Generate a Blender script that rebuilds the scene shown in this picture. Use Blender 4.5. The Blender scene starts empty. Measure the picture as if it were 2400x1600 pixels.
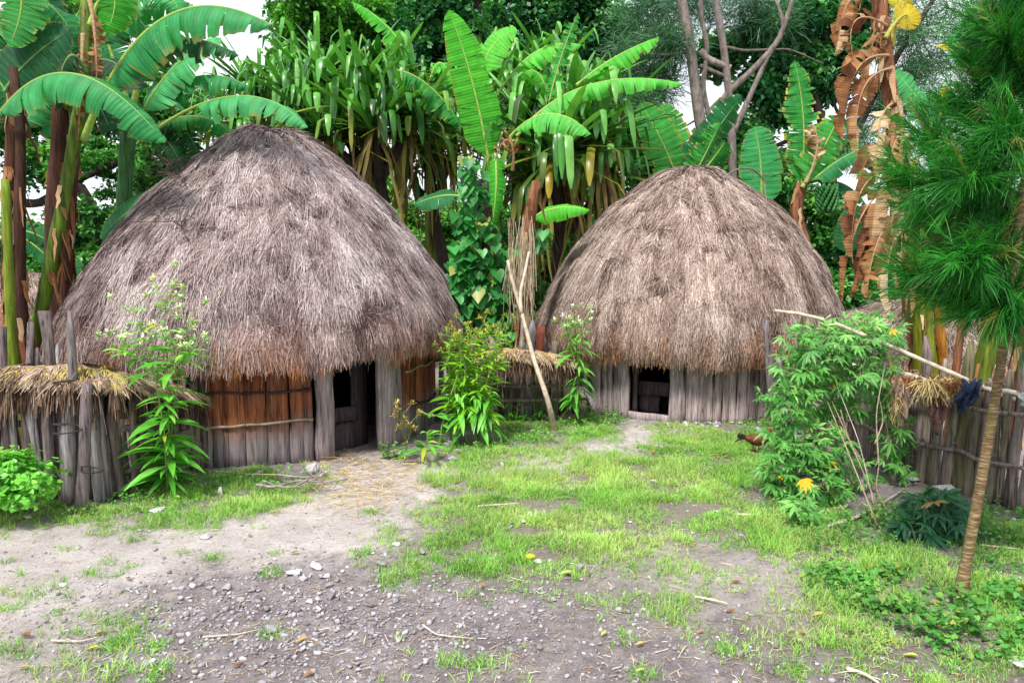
import bpy, math, random
import numpy as np
from mathutils import Vector

# ------------------------------------------------------------------ camera, sky, sun, exposure
scene = bpy.context.scene
PITCH = math.atan(210/1800)
cam_d = bpy.data.cameras.new('camera'); cam = bpy.data.objects.new('camera', cam_d)
scene.collection.objects.link(cam)
cam.location = (0, 0, 1.8); cam.rotation_euler = (math.pi/2-PITCH, 0, 0)
cam_d.sensor_width = 36; cam_d.lens = 27; cam_d.clip_end = 1000; cam_d.clip_start = .05
scene.camera = cam
SUN_EL, SUN_AZ = math.radians(58), math.radians(208)      # azimuth from +Y clockwise: behind the camera, to the left
w = bpy.data.worlds.new("World"); scene.world = w; w.use_nodes = True
nt = w.node_tree; nt.nodes.clear()
out = nt.nodes.new('ShaderNodeOutputWorld'); bg = nt.nodes.new('ShaderNodeBackground')
sky = nt.nodes.new('ShaderNodeTexSky'); sky.sky_type = 'NISHITA'; sky.sun_disc = False
sky.sun_elevation = SUN_EL; sky.sun_rotation = SUN_AZ; sky.air_density = 1.2; sky.dust_density = 2
tc = nt.nodes.new('ShaderNodeTexCoord'); ns = nt.nodes.new('ShaderNodeTexNoise')
ns.inputs['Scale'].default_value = 3.2; ns.inputs['Detail'].default_value = 6; ns.inputs['Roughness'].default_value = .55
nt.links.new(tc.outputs['Generated'], ns.inputs['Vector'])
rp = nt.nodes.new('ShaderNodeValToRGB'); rp.color_ramp.elements[0].position = .36; rp.color_ramp.elements[1].position = .52
rp.color_ramp.elements[0].color = (.25,.25,.25,1); rp.color_ramp.elements[1].color = (.97,.97,.97,1)
nt.links.new(ns.outputs['Fac'], rp.inputs['Fac'])
mx = nt.nodes.new('ShaderNodeMix'); mx.data_type = 'RGBA'
nt.links.new(rp.outputs['Color'], mx.inputs['Factor']); nt.links.new(sky.outputs['Color'], mx.inputs['A'])
mx.inputs['B'].default_value = (8.5, 9.0, 9.6, 1)             # cloud cover
nt.links.new(mx.outputs['Result'], bg.inputs['Color']); bg.inputs['Strength'].default_value = .078
nt.links.new(bg.outputs['Background'], out.inputs['Surface'])
sl = bpy.data.lights.new('sun', 'SUN'); sl.energy = 3.0; sl.angle = math.radians(11); sl.color = (1, .96, .9)
so = bpy.data.objects.new('sun', sl); scene.collection.objects.link(so)
sd = Vector((math.sin(SUN_AZ)*math.cos(SUN_EL), math.cos(SUN_AZ)*math.cos(SUN_EL), math.sin(SUN_EL)))
so.rotation_euler = sd.to_track_quat('Z', 'Y').to_euler(); so.location = (0, 0, 20)
scene.view_settings.view_transform = 'Standard'; scene.view_settings.look = 'None'
scene.view_settings.exposure = 0.92; scene.view_settings.gamma = 1
scene.render.engine = 'CYCLES'
scene.cycles.max_bounces = 8; scene.cycles.transparent_max_bounces = 4

# ------------------------------------------------------------------ geometry helpers
RG = np.random.default_rng(11); rnd = random.Random(5)
CP, SP = math.cos(PITCH), math.sin(PITCH)
def ray(px, py):
    u = (800-py)/1800
    return np.array([(px-1200)/1800, CP+u*SP, u*CP-SP])
def A(px, py, D):                       # photo pixel seen at depth D -> point in the world
    r = ray(px, py); return np.array([0, 0, 1.8]) + r*(D/r[1])
def G(px, py, z=0.):                    # photo pixel on the ground -> point
    r = ray(px, py); p = np.array([0, 0, 1.8]) + r*((1.8-z)/-r[2]); return p
def proj(X):                            # world -> photo pixel (vectorised)
    X = np.atleast_2d(X); d = X - np.array([0, 0, 1.8])
    f = d[:, 1]*CP - d[:, 2]*SP; u = d[:, 1]*SP + d[:, 2]*CP; f = np.where(f < .05, .05, f)
    return 1200+1800*d[:, 0]/f, 800-1800*u/f
def nrm(a):
    a = np.asarray(a, float); return a/np.maximum(np.linalg.norm(a, axis=-1, keepdims=True), 1e-9)
_h = np.random.default_rng(3).random((256, 256))
def vn(x, y):                           # value noise 0..1
    x = np.asarray(x, float); y = np.asarray(y, float)
    xi = np.floor(x).astype(int); yi = np.floor(y).astype(int); fx = x-xi; fy = y-yi
    fx = fx*fx*(3-2*fx); fy = fy*fy*(3-2*fy); g = lambda a, b: _h[a % 256, b % 256]
    return (g(xi, yi)*(1-fx)+g(xi+1, yi)*fx)*(1-fy)+(g(xi, yi+1)*(1-fx)+g(xi+1, yi+1)*fx)*fy
def fbm(x, y, o=3):
    s = 0; a = .5; t = 0
    for i in range(o): s = s+a*vn(x*2**i+i*17.3, y*2**i+i*9.1); t += a; a *= .5
    return s/t
def pip(px, py, poly):
    c = np.zeros(len(px), bool); n = len(poly)
    for i in range(n):
        x1, y1 = poly[i]; x2, y2 = poly[(i+1) % n]
        m = ((y1 > py) != (y2 > py)) & (px < (x2-x1)*(py-y1)/((y2-y1) or 1e-9)+x1); c ^= m
    return c
def gz(x, y):                           # ground height
    x = np.asarray(x, float); y = np.asarray(y, float)
    return .05*(fbm(x*.7, y*.7, 2)-.5)+.03*(fbm(x*2.7+5, y*2.7, 3)-.5)

class MB:
    def __init__(s): s.v = []; s.q = []; s.t = []; s.r = []; s.k = []; s.s = []; s.n = 0
    def add(s, V, Q=None, T=None, r=.5, k=0., u=0.):
        V = np.asarray(V, float).reshape(-1, 3); n = len(V)
        s.v.append(V); b = lambda a: np.broadcast_to(np.asarray(a, float), (n,)).copy()
        s.r.append(b(r)); s.k.append(b(k)); s.s.append(b(u))
        if Q is not None and len(Q): s.q.append(np.asarray(Q, int).reshape(-1, 4)+s.n)
        if T is not None and len(T): s.t.append(np.asarray(T, int).reshape(-1, 3)+s.n)
        s.n += n
    def build(s, name, mat, parent=None, base=None, smooth=False):
        V = np.concatenate(s.v)
        o0 = np.zeros(3)
        if parent is not None:
            p = parent
            while p.parent: p = p.parent
            o0 = np.array(p.location)
        elif base is not None: o0 = np.array(base)
        V = V - o0
        q = np.concatenate(s.q) if s.q else np.zeros((0, 4), int); t = np.concatenate(s.t) if s.t else np.zeros((0, 3), int)
        me = bpy.data.meshes.new(name)
        me.vertices.add(len(V)); me.vertices.foreach_set('co', V.astype(np.float32).ravel())
        me.loops.add(q.size+t.size); me.loops.foreach_set('vertex_index', np.concatenate([q.ravel(), t.ravel()]).astype(np.int32))
        me.polygons.add(len(q)+len(t))
        me.polygons.foreach_set('loop_start', np.concatenate([np.arange(len(q))*4, q.size+np.arange(len(t))*3]).astype(np.int32))
        if smooth: me.polygons.foreach_set('use_smooth', np.ones(len(q)+len(t), bool))
        for nm, a in (('rnd', s.r), ('kk', s.k), ('ss', s.s)):
            at = me.attributes.new(nm, 'FLOAT', 'POINT'); at.data.foreach_set('value', np.concatenate(a).astype(np.float32))
        me.update(calc_edges=True)
        me.materials.append(mat)
        o = bpy.data.objects.new(name, me); scene.collection.objects.link(o)
        if parent is not None: o.parent = parent
        else: o.location = o0
        return o
def tag(o, label=None, cat=None, group=None, kind=None):
    if label: o['label'] = label
    if cat: o['category'] = cat
    if group: o['group'] = group
    if kind: o['kind'] = kind
    return o
def thing(name, label, cat, base, group=None):
    o = bpy.data.objects.new(name, None); scene.collection.objects.link(o)
    o.location = [float(c) for c in base]; o.empty_display_size = .1
    return tag(o, label, cat, group)

def tube(mb, P, rad, n=8, r=.5, k=0., u=None, jit=0., cap=True):
    P = np.asarray(P, float); m = len(P); rad = np.broadcast_to(np.asarray(rad, float), (m,))
    T = nrm(np.gradient(P, axis=0)); ref = np.array([0, 0, 1.]) if abs(T[:, 2]).mean() < .8 else np.array([0, 1., 0])
    X = nrm(np.cross(T, ref)); Y = np.cross(T, X)
    a = np.arange(n)/n*2*math.pi
    rr = rad[:, None]*(1+jit*(RG.random((m, n))-.5)*2)
    V = P[:, None]+X[:, None]*(np.cos(a)[None, :, None]*rr[..., None])+Y[:, None]*(np.sin(a)[None, :, None]*rr[..., None])
    i, j = np.meshgrid(np.arange(m-1), np.arange(n), indexing='ij'); j2 = (j+1) % n
    Q = np.stack([i*n+j, i*n+j2, (i+1)*n+j2, (i+1)*n+j], -1).reshape(-1, 4)
    V = V.reshape(-1, 3); Tt = []
    if cap:
        V = np.concatenate([V, P[:1], P[-1:]])
        for jj in range(n): Tt += [[(jj+1) % n, jj, m*n], [(m-1)*n+jj, (m-1)*n+(jj+1) % n, m*n+1]]
    uu = np.repeat(np.linspace(0, 1, m), n); uu = np.concatenate([uu, [0, 1]]) if cap else uu
    mb.add(V, Q, Tt, r, k, uu if u is None else u)
def bez(P, n):
    P = [np.asarray(p, float) for p in P]; t = np.linspace(0, 1, n)[:, None]
    if len(P) == 2: return P[0]*(1-t)+P[1]*t
    if len(P) == 3: return P[0]*(1-t)**2+2*P[1]*t*(1-t)+P[2]*t*t
    return P[0]*(1-t)**3+3*P[1]*t*(1-t)**2+3*P[2]*t*t*(1-t)+P[3]*t**3
def poly3(P, n):                         # smooth curve through points
    P = np.array(P, float); s = np.concatenate([[0], np.cumsum(np.linalg.norm(np.diff(P, axis=0), axis=1))]); s /= s[-1]
    t = np.linspace(0, 1, n); Q = np.stack([np.interp(t, s, P[:, i]) for i in range(3)], 1)
    for _ in range(2): Q[1:-1] = (Q[:-2]+2*Q[1:-1]+Q[2:])/4
    return Q
def strap(mb, paths, side, W, fold=0., r=.5, k=0.):
    # paths N,M,3 ; side N,3 or N,M,3 ; W N,M
    paths = np.asarray(paths, float); N, M, _ = paths.shape
    side = np.asarray(side, float)
    if side.ndim == 2: side = np.repeat(side[:, None], M, 1)
    W = np.broadcast_to(W, (N, M))
    h = side*W[..., None]/2
    r = np.asarray(r, float); k = np.asarray(k, float)
    if fold:
        T = np.gradient(paths, axis=1); Nn = nrm(np.cross(side, T))
        V = np.stack([paths-h, paths-Nn*(W[..., None]*fold), paths+h], 2); c = 3
    else: V = np.stack([paths-h, paths+h], 2); c = 2
    b = (np.arange(N)*M*c)[:, None, None]; i = (np.arange(M-1)*c)[None, :, None]; j = np.arange(c-1)[None, None, :]
    o = b+i+j
    Q = np.stack([o, o+1, o+1+c, o+c], -1).reshape(-1, 4)
    ex = lambda a: a if a.ndim == 0 else (np.repeat(a, M*c) if a.ndim == 1 else np.repeat(a.ravel(), c))
    mb.add(V.reshape(-1, 3), Q, None, ex(r), ex(k), np.tile(np.repeat(np.linspace(0, 1, M), c), N))
def grav(base, d, L, M, droop):
    s = np.linspace(0, 1, M)[None, :, None]; base = np.asarray(base, float); L = np.broadcast_to(L, (len(base),))[:, None, None]
    P = base[:, None]+nrm(d)[:, None]*L*s
    P[..., 2] -= (np.broadcast_to(droop, (len(base),))[:, None]*L[..., 0]*s[..., 0]**2)
    return P
def sidev(d, roll=None):
    d = nrm(d); s = np.cross(d, np.array([0, 0, 1.])); bad = np.linalg.norm(s, axis=-1) < .05
    s[bad] = [1, 0, 0]; s = nrm(s)
    if roll is not None:
        n = np.cross(s, d); s = s*np.cos(roll)[:, None]+n*np.sin(roll)[:, None]
    return s
def rdir(n, zmin=-1., zmax=1.):
    z = RG.uniform(zmin, zmax, n); a = RG.uniform(0, 2*math.pi, n); q = np.sqrt(1-z*z)
    return np.stack([q*np.cos(a), q*np.sin(a), z], 1)
def inst(mb, TV, Q, T, O, X, Y, Z, S, r=.5, k=0.):
    TV = np.asarray(TV, float); K = len(TV); N = len(O); S = np.asarray(S, float)
    if S.ndim == 1: S = S[:, None]*np.ones((1, 3))
    V = O[:, None]+TV[None, :, :1]*(X*S[:, :1])[:, None]+TV[None, :, 1:2]*(Y*S[:, 1:2])[:, None]+TV[None, :, 2:3]*(Z*S[:, 2:])[:, None]
    off = (np.arange(N)*K)[:, None, None]
    r = np.asarray(r); k = np.asarray(k)
    mb.add(V.reshape(-1, 3), (np.asarray(Q)[None]+off).reshape(-1, 4) if Q is not None else None,
           (np.asarray(T)[None]+off).reshape(-1, 3) if T is not None else None,
           r if r.ndim == 0 else np.repeat(r, K), k if k.ndim == 0 else np.repeat(k, K), np.tile(TV[:, 1], N))
def frame(n, Z=None):
    Z = rdir(n) if Z is None else nrm(Z); X = nrm(np.cross(rdir(n), Z)); return X, np.cross(Z, X), Z
LEAF_V = [[0, 0, 0], [-.28, .45, .06], [0, 1, 0], [.28, .45, .06], [0, .45, -.03]]
LEAF_T = [[0, 4, 1], [1, 4, 2], [0, 3, 4], [4, 3, 2]]
_h2 = [(0, 0), (.30, -.22), (.52, -.05), (.50, .25), (.30, .55), (0, 1), (-.30, .55), (-.50, .25), (-.52, -.05), (-.30, -.22)]
HEART_V = [[0, .3, .0]]+[[x, y, .12*abs(x)*2] for x, y in _h2]; HEART_T = [[0, i, i % 10+1] for i in range(1, 11)]

def plank(mb, p0, p1, side, w0, w1, th, n=5, jit=.004, point=0., r=.5, k=None):
    p0 = np.asarray(p0, float); p1 = np.asarray(p1, float); side = nrm(side); ax = nrm(p1-p0); nn = np.cross(side, ax)
    t = np.linspace(0, 1, n); 
    if point: t = np.concatenate([np.linspace(0, 1-point, n-1), [1]])
    C = p0+(p1-p0)*t[:, None]+side*RG.normal(0, jit, (n, 1))+nn*RG.normal(0, jit*.7, (n, 1))
    wd = w0+(w1-w0)*t
    if point: wd[-1] *= .25; C[-1] += side*RG.normal(0, w1*.25)
    wl = wd/2+RG.normal(0, jit, n); wr = wd/2+RG.normal(0, jit, n)
    if point: wl[-1] = max(wl[-1], .004); wr[-1] = max(wr[-1], .004)
    V = np.stack([C-side*wl[:, None]-nn*th/2, C-nn*th*.53, C+side*wr[:, None]-nn*th/2, C+side*wr[:, None]+nn*th/2, C-side*wl[:, None]+nn*th/2], 1).reshape(-1, 3)
    Q = []
    for i in range(n-1):
        for j in range(5): Q.append([i*5+j, i*5+(j+1) % 5, (i+1)*5+(j+1) % 5, (i+1)*5+j])
    T = [[0, 2, 1], [0, 3, 2], [0, 4, 3]]+[[(n-1)*5+a for a in f] for f in ([0, 1, 2], [0, 2, 3], [0, 3, 4])]
    mb.add(V, Q, T, r, np.repeat(t, 5) if k is None else k, np.repeat(t, 5))
def sphere_grid(nu, nv):
    V = [[0, 0, -1]]
    for i in range(1, nv):
        ph = -math.pi/2+math.pi*i/nv
        for j in range(nu): V.append([math.cos(ph)*math.cos(2*math.pi*j/nu), math.cos(ph)*math.sin(2*math.pi*j/nu), math.sin(ph)])
    V.append([0, 0, 1]); Q = []; T = []
    for j in range(nu): T.append([0, 1+(j+1) % nu, 1+j]); b = 1+(nv-2)*nu; T.append([b+j, b+(j+1) % nu, len(V)-1])
    for i in range(nv-2):
        for j in range(nu): a = 1+i*nu; Q.append([a+j, a+(j+1) % nu, a+nu+(j+1) % nu, a+nu+j])
    return np.array(V, float), np.array(Q), np.array(T)
def rock(mb, c, s, nu=14, nv=10, cuts=13, r=.5):
    V, Q, T = sphere_grid(nu, nv); V = V.copy()
    for n in rdir(cuts):
        d = RG.uniform(.36, .72); e = np.maximum(0, V@n-d); V -= e[:, None]*n
    V *= 1.25; V += RG.normal(0, .02, V.shape); a = RG.uniform(0, 6.28); ca, sa = math.cos(a), math.sin(a)
    V = V*np.array(s); V = V@np.array([[ca, sa, 0], [-sa, ca, 0], [0, 0, 1]])
    mb.add(V+np.asarray(c), Q, T, r)

# ------------------------------------------------------------------ materials
def newmat(name):
    m = bpy.data.materials.new(name); m.use_nodes = True; t = m.node_tree; t.nodes.clear(); return m, t
def N_(t, ty, **kw):
    n = t.nodes.new(ty)
    for k_, v_ in kw.items(): setattr(n, k_, v_)
    return n
def attr(t, nm): n = N_(t, 'ShaderNodeAttribute'); n.attribute_name = nm; return n.outputs['Fac']
def ramp(t, f, cols, interp='LINEAR'):
    n = N_(t, 'ShaderNodeValToRGB'); e = n.color_ramp.elements; n.color_ramp.interpolation = interp
    cols = [(i/(len(cols)-1), c) if len(c) == 3 else (c[3], c[:3]) for i, c in enumerate(cols)]
    while len(e) < len(cols): e.new(.5)
    for el, (p, c) in zip(e, cols): el.position = p; el.color = (*c, 1)
    t.links.new(f, n.inputs['Fac']); return n.outputs['Color']
def mixc(t, f, a, b, mode='MIX'):
    n = N_(t, 'ShaderNodeMix', data_type='RGBA', blend_type=mode)
    for s_, v_ in (('Factor', f), ('A', a), ('B', b)):
        if isinstance(v_, (int, float)): n.inputs[s_].default_value = v_
        elif isinstance(v_, tuple): n.inputs[s_].default_value = (*v_, 1)
        else: t.links.new(v_, n.inputs[s_])
    return n.outputs['Result']
def math_(t, op, a, b=None, c=None, clamp=False):
    n = N_(t, 'ShaderNodeMath', operation=op); n.use_clamp = clamp
    for i, v_ in enumerate((a, b, c)):
        if v_ is None: continue
        if isinstance(v_, (int, float)): n.inputs[i].default_value = v_
        else: t.links.new(v_, n.inputs[i])
    return n.outputs[0]
def noise(t, scale, detail=4, rough=.6, stretch=None, dist=0., co='Object'):
    c = N_(t, 'ShaderNodeTexCoord').outputs[co]
    if stretch:
        mp = N_(t, 'ShaderNodeMapping'); mp.inputs['Scale'].default_value = stretch; t.links.new(c, mp.inputs['Vector']); c = mp.outputs[0]
    n = N_(t, 'ShaderNodeTexNoise'); n.inputs['Scale'].default_value = scale; n.inputs['Detail'].default_value = detail
    n.inputs['Roughness'].default_value = rough; n.inputs['Distortion'].default_value = dist
    t.links.new(c, n.inputs['Vector']); return n.outputs['Fac']
def finish(m, t, col, rough=.8, bump=None, bstr=.3, bdist=.02, trans=0., tcol=None, spec=.3):
    p = N_(t, 'ShaderNodeBsdfPrincipled'); o = N_(t, 'ShaderNodeOutputMaterial')
    if isinstance(col, tuple): p.inputs['Base Color'].default_value = (*col, 1)
    else: t.links.new(col, p.inputs['Base Color'])
    p.inputs['Roughness'].default_value = rough; p.inputs['Specular IOR Level'].default_value = spec
    if bump is not None:
        b = N_(t, 'ShaderNodeBump'); b.inputs['Strength'].default_value = bstr; b.inputs['Distance'].default_value = bdist
        t.links.new(bump, b.inputs['Height']); t.links.new(b.outputs[0], p.inputs['Normal'])
    if trans:
        tr = N_(t, 'ShaderNodeBsdfTranslucent'); ms = N_(t, 'ShaderNodeMixShader'); ms.inputs[0].default_value = trans
        if isinstance(tcol, tuple): tcc = mixc(t, 1., col, tcol, 'MULTIPLY')
        else: tcc = col
        t.links.new(tcc, tr.inputs['Color']) if not isinstance(tcc, tuple) else None
        t.links.new(p.outputs[0], ms.inputs[1]); t.links.new(tr.outputs[0], ms.inputs[2]); t.links.new(ms.outputs[0], o.inputs[0])
    else: t.links.new(p.outputs[0], o.inputs[0])
    return m
def leafmat(name, cols, dry=(.35, .2, .05), trans=.3, rough=.45, nsc=3., spec=.4, tint=(1.3, 1.35, .5)):
    m, t = newmat(name); c = ramp(t, attr(t, 'rnd'), cols)
    nz = noise(t, nsc, 3); c = mixc(t, 1., c, ramp(t, nz, [(.7, .7, .7, .3), (1.3, 1.3, 1.2, .7)]), 'MULTIPLY')
    c = mixc(t, math_(t, 'MULTIPLY', attr(t, 'kk'), 1., clamp=True), c, dry)
    return finish(m, t, c, rough, trans=trans, tcol=tint, spec=spec)
def bananamat(name, cols, rib=(.35, .5, .12), dry=(.35, .2, .06), trans=.32, rough=.55):
    m, t = newmat(name); c = ramp(t, attr(t, 'rnd'), cols); s = attr(t, 'ss'); k = attr(t, 'kk')
    st = math_(t, 'SINE', math_(t, 'MULTIPLY', s, 330.)); nz = noise(t, 6, 4)
    st2 = math_(t, 'SINE', math_(t, 'MULTIPLY', s, 97.))
    h = math_(t, 'ADD', math_(t, 'MULTIPLY', st, .5), st2)
    c = mixc(t, 1., c, ramp(t, math_(t, 'MULTIPLY_ADD', h, .25, .5), [(.78, .8, .8), (1.15, 1.15, 1.1)]), 'MULTIPLY')
    c = mixc(t, 1., c, ramp(t, nz, [(.7, .75, .75, .3), (1.3, 1.25, 1.15, .7)]), 'MULTIPLY')
    nb = noise(t, 22, 3); sp = noise(t, 34, 4, .7); c = mixc(t, ramp(t, sp, [(0, 0, 0, .62), (.75, .75, .75, .7)]), c, (.22, .16, .04))
    db = math_(t, 'MULTIPLY', math_(t, 'MULTIPLY', k, -1., clamp=True), math_(t, 'GREATER_THAN', nb, .46))
    c = mixc(t, db, c, dry); c = mixc(t, math_(t, 'GREATER_THAN', k, .5), c, rib)
    return finish(m, t, c, rough, bump=h, bstr=.25, bdist=.01, trans=trans, tcol=(1.3, 1.35, .45), spec=.25)
def woodmat(name, cols, stretch=(17, 17, 1.0), rough=.85, base=None, bstr=.6):
    # cols: ramp over per-plank rnd; base: colour of the weathered foot (kk low)
    m, t = newmat(name); c = ramp(t, attr(t, 'rnd'), cols)
    n1 = noise(t, 3, 6, .65, stretch=stretch, dist=.4); n2 = noise(t, 2.2, 4); n3 = noise(t, 9, 4, .7, stretch=stretch)
    c = mixc(t, 1., c, ramp(t, n1, [(.16, .14, .14, .33), (.85, .85, .85, .46), (1.15, 1.12, 1.12, .56), (1.75, 1.7, 1.7, .7)]), 'MULTIPLY')
    c = mixc(t, 1., c, ramp(t, n2, [(.65, .62, .65, .3), (1.25, 1.2, 1.15, .7)]), 'MULTIPLY')
    if base:
        f = math_(t, 'ADD', attr(t, 'kk'), math_(t, 'MULTIPLY_ADD', n2, .26, -.13))
        f = ramp(t, f, [(1, 1, 1, .24), (0, 0, 0, .46)]); bc = mixc(t, 1., base, ramp(t, n1, [(.3, .3, .3, .32), (1., 1., 1., .47), (1.5, 1.5, 1.5, .7)]), 'MULTIPLY')
        c = mixc(t, f, c, bc)
    h = math_(t, 'ADD', n1, math_(t, 'MULTIPLY', n3, .6))
    return finish(m, t, c, rough, bump=h, bstr=bstr, bdist=.015, spec=.2)
def plain(name, cols, nsc=8, rough=.85, bstr=.4, mult=((.6, .6, .6), (1.4, 1.4, 1.4)), stretch=None, spec=.25, bdist=.01):
    m, t = newmat(name); c = ramp(t, attr(t, 'rnd'), cols); n1 = noise(t, nsc, 6, .65, stretch=stretch)
    c = mixc(t, 1., c, ramp(t, n1, [(*mult[0], .3), (*mult[1], .7)]), 'MULTIPLY')
    return finish(m, t, c, rough, bump=n1, bstr=bstr, bdist=bdist, spec=spec)
M = {}
M['thatch'] = None
def thatchmat(name, cols, tip):
    m, t = newmat(name); c = ramp(t, attr(t, 'rnd'), cols)
    c = mixc(t, math_(t, 'MULTIPLY', attr(t, 'kk'), 1., clamp=True), c, tip)
    n1 = noise(t, 40, 3); c = mixc(t, 1., c, ramp(t, n1, [(.7, .7, .7, .3), (1.25, 1.25, 1.25, .7)]), 'MULTIPLY')
    return finish(m, t, c, .8, bump=n1, bstr=.4, spec=.25)
M['thatch1'] = thatchmat('thatch_lilac', [(.05, .03, .03), (.165, .112, .11), (.31, .235, .222), (.45, .365, .355), (.63, .555, .555)], (.55, .2, .06))
M['thatch2'] = thatchmat('thatch_brown', [(.05, .032, .026), (.17, .11, .088), (.33, .24, .20), (.48, .375, .325), (.66, .56, .50)], (.6, .23, .06))
M['thatchcap'] = thatchmat('thatch_cap', [(.05, .026, .018), (.15, .085, .055), (.30, .20, .14), (.44, .33, .24), (.6, .48, .34)], (.46, .36, .08))
M['moss'] = plain('dry_moss', [(.36, .27, .08), (.45, .34, .12), (.3, .2, .1)], 14, .95, .9, ((.5, .5, .5), (1.5, 1.5, 1.4)), bdist=.03)
M['wall1'] = woodmat('wall_orange', [(.22, .075, .035), (.30, .11, .05), (.26, .10, .05), (.20, .085, .055)], base=(.24, .20, .205))
M['wall2'] = woodmat('wall_grey', [(.26, .21, .22), (.42, .35, .36), (.33, .275, .285), (.5, .43, .44)])
M['doorpost'] = woodmat('post_wood', [(.18, .145, .145), (.28, .235, .24), (.36, .31, .315)])
M['darkwood'] = woodmat('dark_wood', [(.045, .033, .035), (.075, .055, .06), (.06, .045, .05)])
M['stake'] = woodmat('stake_wood', [(.085, .065, .06), (.15, .12, .12), (.22, .2, .21), (.3, .3, .32), (.11, .085, .07)])
M['stakedark'] = woodmat('stake_dark', [(.10, .075, .07), (.19, .155, .145), (.28, .23, .22), (.15, .15, .07), (.36, .3, .28)])
M['stick'] = plain('stick_bark', [(.2, .13, .08), (.34, .25, .16), (.48, .4, .3), (.6, .55, .48)], 18, .8, .5)
M['greybark'] = plain('grey_bark', [(.10, .08, .065), (.19, .16, .14), (.30, .26, .24)], 7, .9, 1., ((.4, .38, .38), (1.6, 1.6, 1.6)), stretch=(1.5, 1.5, .6), bdist=.05)
M['darkbark'] = plain('dark_bark', [(.03, .022, .02), (.07, .05, .045), (.12, .09, .08)], 6, .9, .8, stretch=(2, 2, .5), bdist=.04)
M['inner'] = plain('dark_block_shell', [(.03, .025, .025), (.03, .025, .025)], 5)  # dark colour of the added shell that keeps the hut interiors unlit
M['rock'] = plain('rock', [(.16, .14, .15), (.3, .28, .3), (.45, .43, .45), (.62, .6, .6)], 14, .85, .7, ((.65, .65, .65), (1.3, 1.3, 1.3)))
# ------------------------------------------------------------------ ground and its regions (laid out as areas of the yard)
PALE = [([(-400,1215),(0,1215),(200,1235),(330,1245),(560,1200),(760,1150),(770,1075),(1000,1085),(1110,1120),(940,1190),(960,1250),(890,1300),(500,1325),(300,1400),(100,1600),(-400,1700)], 1.),
        ([(1150,1110),(1260,1070),(1400,1035),(1470,1000),(1600,998),(1580,1030),(1450,1060),(1330,1095),(1200,1120)], 1.),
        ([(1380,1300),(1560,1275),(1780,1290),(1960,1400),(1850,1440),(1600,1420),(1420,1370)], .6),
        ([(1900,1400),(2250,1380),(2300,1460),(2000,1450)], .45)]
GRASS = [([(-300,1170),(120,1180),(300,1175),(480,1105),(740,1110),(770,1140),(700,1165),(560,1205),(330,1250),(180,1225),(0,1222),(-300,1235)], .95, .05),
         ([(1075,1110),(1180,1112),(1330,1100),(1420,1065),(1560,1035),(1700,1030),(1760,1050),(1800,1110),(1850,1180),(1900,1290),(1760,1295),(1600,1262),(1480,1285),(1310,1320),(1180,1330),(1000,1345),(895,1330),(940,1290),(960,1240),(1010,1180)], .97, .055),
         ([(1010,1070),(1100,1050),(1180,1000),(1300,985),(1470,985),(1440,1020),(1300,1065),(1180,1095),(1060,1100)], .8, .04),
         ([(1560,1000),(1760,990),(1830,1060),(1700,1060),(1560,1040)], .9, .045),
         ([(1830,1160),(2000,1210),(2400,1220),(2700,1500),(2700,1700),(2250,1700),(2000,1560),(1900,1400),(1900,1300)], .8, .05),
         ([(1250,1380),(1600,1360),(1950,1400),(2200,1650),(1900,1680),(1700,1540),(1450,1460)], .42, .04),
         ([(900,1290),(1500,1280),(1900,1280),(1930,1340),(1500,1370),(1250,1400),(900,1360)], .5, .04),
         ([(150,1430),(400,1470),(380,1560),(130,1600),(0,1640),(-200,1400),(0,1330),(160,1350)], .2, .05),
         ([(900,1490),(1250,1520),(1400,1600),(1000,1640)], .22, .045)]
STRAWZ = [(760,1050),(900,1068),(1000,1100),(960,1180),(820,1230),(700,1190),(760,1120)]
def soft(polys, px, py, rng, sg=18, n=10):
    o = np.zeros(len(px))
    sc = np.clip((py-590)/500, .3, 2)
    nx = (fbm(px/50, py/25, 2)-.5)*90; ny = (fbm(px/50+40, py/25+7, 2)-.5)*46
    for _ in range(n):
        jx = px+nx*sc+rng.normal(0, sg*1.6, len(px))*sc; jy = py+ny*sc+rng.normal(0, sg*.7, len(px))*sc
        m = np.zeros(len(px))
        for p in polys: m = np.maximum(m, pip(jx, jy, p[0])*p[1])
        o += m
    return o/n
def grid1(a, b, st, far, g=1.25):
    l = list(np.arange(a, b+st/2, st)); s_ = st
    while l[-1] < far: s_ *= g; l.append(l[-1]+s_)
    s_ = st
    while l[0] > -far: s_ *= g; l.insert(0, l[0]-s_)
    return np.array(l)
gx = grid1(-4.6, 4.6, .035, 300); gy = grid1(2.6, 10.5, .035, 300)
XX, YY = np.meshgrid(gx, gy, indexing='xy')
fade = np.exp(-np.maximum(0, np.hypot(XX, YY-6)-12)/10)
px_, py_ = proj(np.stack([XX.ravel(), YY.ravel(), 0*XX.ravel()], 1))
front = YY.ravel() > 1.2
rg2 = np.random.default_rng(4)
pale = soft(PALE, px_, py_, rg2, 22)*front; grs = soft([(g[0], g[1]) for g in GRASS], px_, py_, rg2, 20)*front
soil = fbm(XX.ravel()*22, YY.ravel()*22, 3)-.5
ZZ = (gz(XX, YY)*fade).ravel()+soil*(.022-.014*pale)*np.exp(-np.maximum(0, np.hypot(XX, YY-6)-7).ravel()/3)
m, t = newmat('soil')
n1 = noise(t, 2.5, 6, .7); n2 = noise(t, 48, 8, .85); n3 = noise(t, 9, 6, .7, dist=.6)
dark = ramp(t, n2, [(.13, .10, .10, .25), (.28, .235, .24, .46), (.38, .335, .345, .6), (.66, .62, .63, .76)])
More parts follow.
